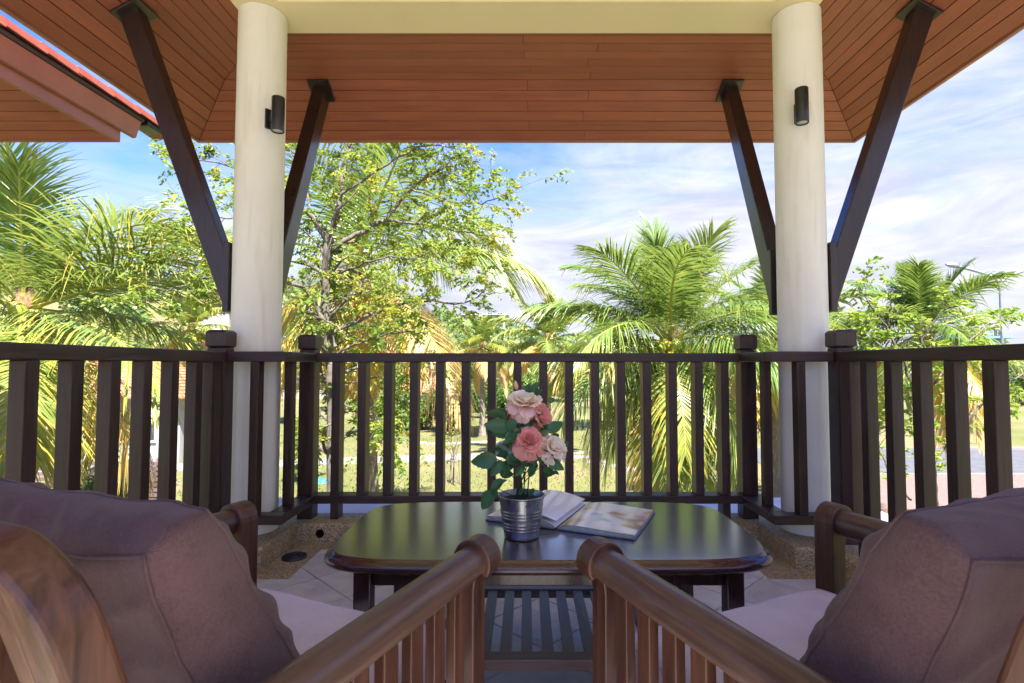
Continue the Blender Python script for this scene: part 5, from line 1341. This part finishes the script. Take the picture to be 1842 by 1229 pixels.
# ------------------------------------------------------------------ buildings
MT['wall_grey'] = plain('grey_render', (0.32, 0.315, 0.305), 0.8, var=0.12, scale=1.2)
MT['wall_cream'] = plain('cream_render', (0.40, 0.36, 0.29), 0.8, var=0.1, scale=1.0)
MT['wall_white'] = plain('white_render', (0.50, 0.49, 0.48), 0.8, var=0.08, scale=1.0)
MT['glass'] = plain('dark_pane', (0.03, 0.04, 0.045), 0.12, var=0.2, spec=0.8)
MT['frame'] = plain('window_frame_paint', (0.5, 0.47, 0.42), 0.6)
MT['door'] = plain('door_paint', (0.16, 0.09, 0.05), 0.6)
def roof_m(name, c):
    M = Mat(name); g = M.noise(M.mapping((1, 1, 1)), 2.5, 5); f = M.noise(M.mapping(), 11, 4)
    k = M.math('ADD', M.math('MULTIPLY', g, 0.5), M.math('MULTIPLY', f, 0.5))
    M.set(Base_Color=M.ramp(k, [(0.3, tuple(x * 0.72 for x in c)), (0.7, c)]), Roughness=0.7); return M.m
MT['roof_red'] = roof_m('pinkish_red_tiles', (0.50, 0.14, 0.10)); MT['roof_orange'] = roof_m('orange_tiles', (0.52, 0.21, 0.10)); MT['roof_brown'] = roof_m('brown_tiles', (0.22, 0.13, 0.09)); MT['roof_white'] = roof_m('pale_roof', (0.7, 0.68, 0.66)); MT['roof_blue'] = roof_m('blue_roof', (0.10, 0.25, 0.55))
def hip_roof(b, x0, x1, y0, y1, z0, z1, courses, ov=0.5):
    """stepped tile courses: every course is a thin hipped ring that overlaps the one below"""
    x0 -= ov; x1 += ov; y0 -= ov; y1 += ov
    h = min((x1 - x0), (y1 - y0)) / 2
    for k in range(courses):
        a, c = k / courses, (k + 1.12) / courses
        c = min(c, 1.0); i0, i1 = h * a, h * c
        za, zc = z0 + (z1 - z0) * a, z0 + (z1 - z0) * c
        t = 0.05 * (z1 - z0)
        P0 = [(x0 + i0, y0 + i0), (x1 - i0, y0 + i0), (x1 - i0, y1 - i0), (x0 + i0, y1 - i0)]
        P1 = [(x0 + i1, y0 + i1), (x1 - i1, y0 + i1), (x1 - i1, y1 - i1), (x0 + i1, y1 - i1)]
        vs = [(x, y, za) for x, y in P0] + [(x, y, za + t) for x, y in P0] + [(x, y, zc + t * 0.3) for x, y in P1]
        fs = []
        for q in range(4):
            r = (q + 1) % 4; fs += [(q, r, 4 + r, 4 + q), (4 + q, 4 + r, 8 + r, 8 + q)]
        b.add(vs, fs)
    b.add([(x0, y0, z0), (x1, y0, z0), (x1, y1, z0), (x0, y1, z0)], [(3, 2, 1, 0)])
def house(name, label, x0, x1, y0, y1, zb, zw, zr, wall, roof_mat, wins=(), doors=(), courses=10, ov=0.5, cat='house'):
    cx, cy = (x0 + x1) / 2, y0
    t = thing(name, label, cat, (cx, cy, zb)); X = lambda x: x - cx
    b = MB(); b.box(x0 - cx, x1 - cx, 0, y1 - y0, 0, zw - zb); b.build('wall', MT[wall], t)
    b = MB(); hip_roof(b, x0 - cx, x1 - cx, 0, y1 - y0, zw - zb + 0.005, zr - zb, courses, ov); b.build('roof', MT[roof_mat], t)
    for (wx, wz, ww, wh) in wins:
        b = MB(); w2 = ww / 2
        for (a0, a1, c0, c1) in ((wx - w2 - .06, wx + w2 + .06, wz + wh, wz + wh + .06), (wx - w2 - .06, wx + w2 + .06, wz - .08, wz), (wx - w2 - .06, wx - w2, wz, wz + wh), (wx + w2, wx + w2 + .06, wz, wz + wh), (wx - .025, wx + .025, wz, wz + wh)):
            b.box(a0, a1, -0.07, -0.002, c0, c1)
        w_ = b.build('window', MT['frame'], t)
        b = MB(); b.box(wx - w2 + .001, wx + w2 - .001, -0.02, -0.003, wz + .001, wz + wh - .001); b.build('pane', MT['glass'], w_)
    for (dx, dw, dh) in doors:
        b = MB(); b.box(dx - dw / 2, dx + dw / 2, -0.05, -0.002, 0.02, dh); d_ = b.build('door', MT['door'], t)
        b = MB(); b.box(dx + dw / 2 - 0.14, dx + dw / 2 - 0.08, -0.09, -0.051, dh * 0.46, dh * 0.5); b.build('handle', MT['iron'], d_)
    return t
house('bungalow', 'grey walled bungalow with orange tiled roof behind the side railing', -24.0, -14.2, 22.0, 29.0, GZ, -0.35, 1.35, 'wall_grey', 'roof_orange', [(-3, 0.9, 1.4, 1.2), (-0.5, 0.9, 1.4, 1.2), (3.2, 0.9, 1.4, 1.2)], [(1.6, 0.95, 2.1)], 14, 0.6)
house('garden_pavilion', 'small cream pavilion with orange pyramid roof among flowering shrubs', -9.0, -5.6, 37.0, 40.4, GZ, -0.9, 0.75, 'wall_cream', 'roof_orange', [(-0.8, 0.9, 0.8, 0.9), (0.8, 0.9, 0.8, 0.9)], [], 9, 0.35, 'pavilion')
house('long_house', 'long low house with pinkish red roof below the wooded hill', -34.0, -8.5, 62.0, 70.0, GZ, 0.9, 2.75, 'wall_cream', 'roof_red', [(-10 + 2.6 * k, 1.0, 1.5, 1.5) for k in range(9)], [(11.5, 1.1, 2.3)], 9, 0.7)
def hill_house(name, label, px, py, Y, w, hgt, rh, wall, rm, nw, rows=1):
    p = at(px, py, Y); zb = p.z
    wins = []
    for r in range(rows):
        for k in range(nw): wins.append((-w / 2 + w * (k + 0.5) / nw, 0.8 + 2.9 * r, w / nw * 0.5, 1.5))
    return house(name, label, p.x - w / 2, p.x + w / 2, Y, Y + w * 0.7, zb - 3.0, zb + hgt, zb + hgt + rh, wall, rm, [(x, z + 3.0, a, c) for x, z, a, c in wins], [], 7, 0.9)
hill_house('hillside_house', 'cream hillside house with brown hipped roof beside the strut foot', 378, 575, 92.0, 6.5, 2.6, 1.9, 'wall_cream', 'roof_brown', 3)
hill_house('hillside_house', 'higher cream hillside house with dark brown roof next to the column', 408, 556, 108.0, 7.5, 3.4, 2.0, 'wall_cream', 'roof_brown', 3)
hill_house('hillside_house', 'white hillside building seen between column and leafy tree trunk', 528, 596, 84.0, 7.0, 3.6, 0.8, 'wall_white', 'roof_white', 4)
hill_house('hillside_house', 'low white house with flat pale roof near the hill crest', 872, 580, 132.0, 10.0, 1.8, 0.7, 'wall_white', 'roof_white', 4)
hill_house('hillside_house', 'low house with blue roof far behind the low palm', 1765, 622, 75.0, 7.0, 1.0, 1.2, 'wall_white', 'roof_blue', 3)
# slatted timber screen by the feathery shrubs
sc_ = thing('timber_screen', 'low purple brown slatted timber screen among the feathery shrubs', 'screen', ((150 - CX) / FOC * 13.5, 13.5, GZ))
MT['screen'] = wood('screen_wood', (0.09, 0.05, 0.055), (0.19, 0.11, 0.12), 0.7, 0)
for k in range(12):
    b = MB(); b.box(-2.2, 2.0, -0.02, 0.02, 0.06 + 0.13 * k, 0.145 + 0.13 * k); b.build('slat', MT['screen'], sc_)
for x in (-2.15, -0.8, 0.6, 1.95):
    b = MB(); b.box(x - 0.04, x + 0.04, 0.022, 0.10, -0.1, 1.66); b.build('post', MT['screen'], sc_)

# street lamp with two arms
lp = at(1799, 514, 26.0)
sl_ = thing('street_lamp', 'tall grey street lamp with two curved arms beside the road', 'street lamp', (lp.x, 26.0, GZ))
MT['lamp_metal'] = plain('galvanised_pole', (0.30, 0.34, 0.37), 0.45, 0.5, 0.1)
H = lp.z - GZ
b = MB(); b.tube([(0, 0, 0), (0, 0, H * 0.5), (0, 0, H)], [0.095, 0.08, 0.06], 14); b.build('pole', MT['lamp_metal'], sl_)
b = MB(); b.tube([(0, 0, 0), (0, 0, 0.35)], [0.16, 0.14], 14); b.build('base', MT['lamp_metal'], sl_)
for sx in (-1, 1):
    a = [(0, 0, H - 0.25), (sx * 0.06, 0, H + 0.12), (sx * 0.35, 0, H + 0.42), (sx * 1.1, 0, H + 0.70), (sx * 2.0, 0, H + 0.94)]
    b = MB(); b.tube(catmull([Vector(q) for q in a], 5), 0.07, 10); arm_ = b.build('arm', MT['lamp_metal'], sl_)
    b = MB(); pts = [(sx * 1.95, 0, H + 0.92), (sx * 2.15, 0, H + 0.985), (sx * 2.40, 0, H + 1.03), (sx * 2.62, 0, H + 1.05)]
    b.tube(pts, [0.06, 0.13, 0.14, 0.05], 12); b.build('lantern', MT['lamp_metal'], arm_)

C, D, g_ = litter_layer()
MT['grass'] = leaf_shader('grass_blade', [(0.0, (0.14, 0.165, 0.042)), (0.5, (0.22, 0.21, 0.075)), (1.0, (0.28, 0.225, 0.115))], 0.5, 0.8, 0.0, 0.1)
tn = np.clip(0.5 + 0.35 * np.sin(C[:, 0] * 0.7 + np.sin(C[:, 1] * 0.5) * 2) * np.cos(C[:, 1] * 0.45) + g_.normal(0, 0.15, len(C)), 0, 1)
o = inst('lawn_grass', leaves_mesh('lawn_grass', C, D, 0.085, MT['grass'], g_, tn, 0.35), None); tag(o, 'short dry grass tufts all over the lawn', 'grass', kind='stuff')
k_ = g_.random(len(C)) < 0.05
C2 = C[k_] + np.array([0.2, 0.1, 0.03]); D2 = np.stack([g_.normal(0, 1, k_.sum()), g_.normal(0, 1, k_.sum()), g_.normal(0, 0.15, k_.sum())], 1)
MT['litter'] = leaf_shader('fallen_leaf', [(0.0, (0.12, 0.07, 0.03)), (1.0, (0.30, 0.20, 0.07))], 0.1, 0.8, 0.0, 0.1)
o = inst('leaf_litter', leaves_mesh('leaf_litter', C2, D2, 0.13, MT['litter'], g_, None, 0.5), None); tag(o, 'brown fallen leaves scattered over the lawn', 'leaf litter', kind='stuff')

# ------------------------------------------------------------------ wooded hill: one mass
ng = np.random.default_rng(55); C = []; D = []; TN = []; SZ = []
cnt = 0
while cnt < 950:
    Y = ng.uniform(66, 178); px = ng.uniform(-700, 2300)
    if px > 1000 and ng.random() < 0.45: continue
    x = (px - CX) / FOC * Y; z = hill_z(x, Y)
    cnt += 1; r = ng.uniform(1.8, 3.6); k = 95
    d = ng.normal(size=(k, 3)); d /= np.linalg.norm(d, axis=1, keepdims=True); d[:, 2] = np.abs(d[:, 2]) * 1.0 - 0.15
    rad = ng.uniform(0.75, 1.05, k) * (1 + 0.2 * np.sin(d[:, 0] * 6 + x))
    C.append(np.array([x, Y, z + r * 0.45]) + d * rad[:, None] * np.array([r, r, r * 0.8])); D.append(d * 0.4 + ng.normal(size=(k, 3)) * 0.7); TN.append(np.clip(ng.normal(0.5, 0.2) + ng.normal(0, 0.13, k), 0, 1))
o = inst('hill_wood', leaves_mesh('hill_wood', np.concatenate(C), np.concatenate(D), 1.25, MT['hill_leaf'], ng, np.concatenate(TN), 0.75), None)
tag(o, 'wooded hillside of mixed green trees behind the houses', 'wood', kind='stuff')
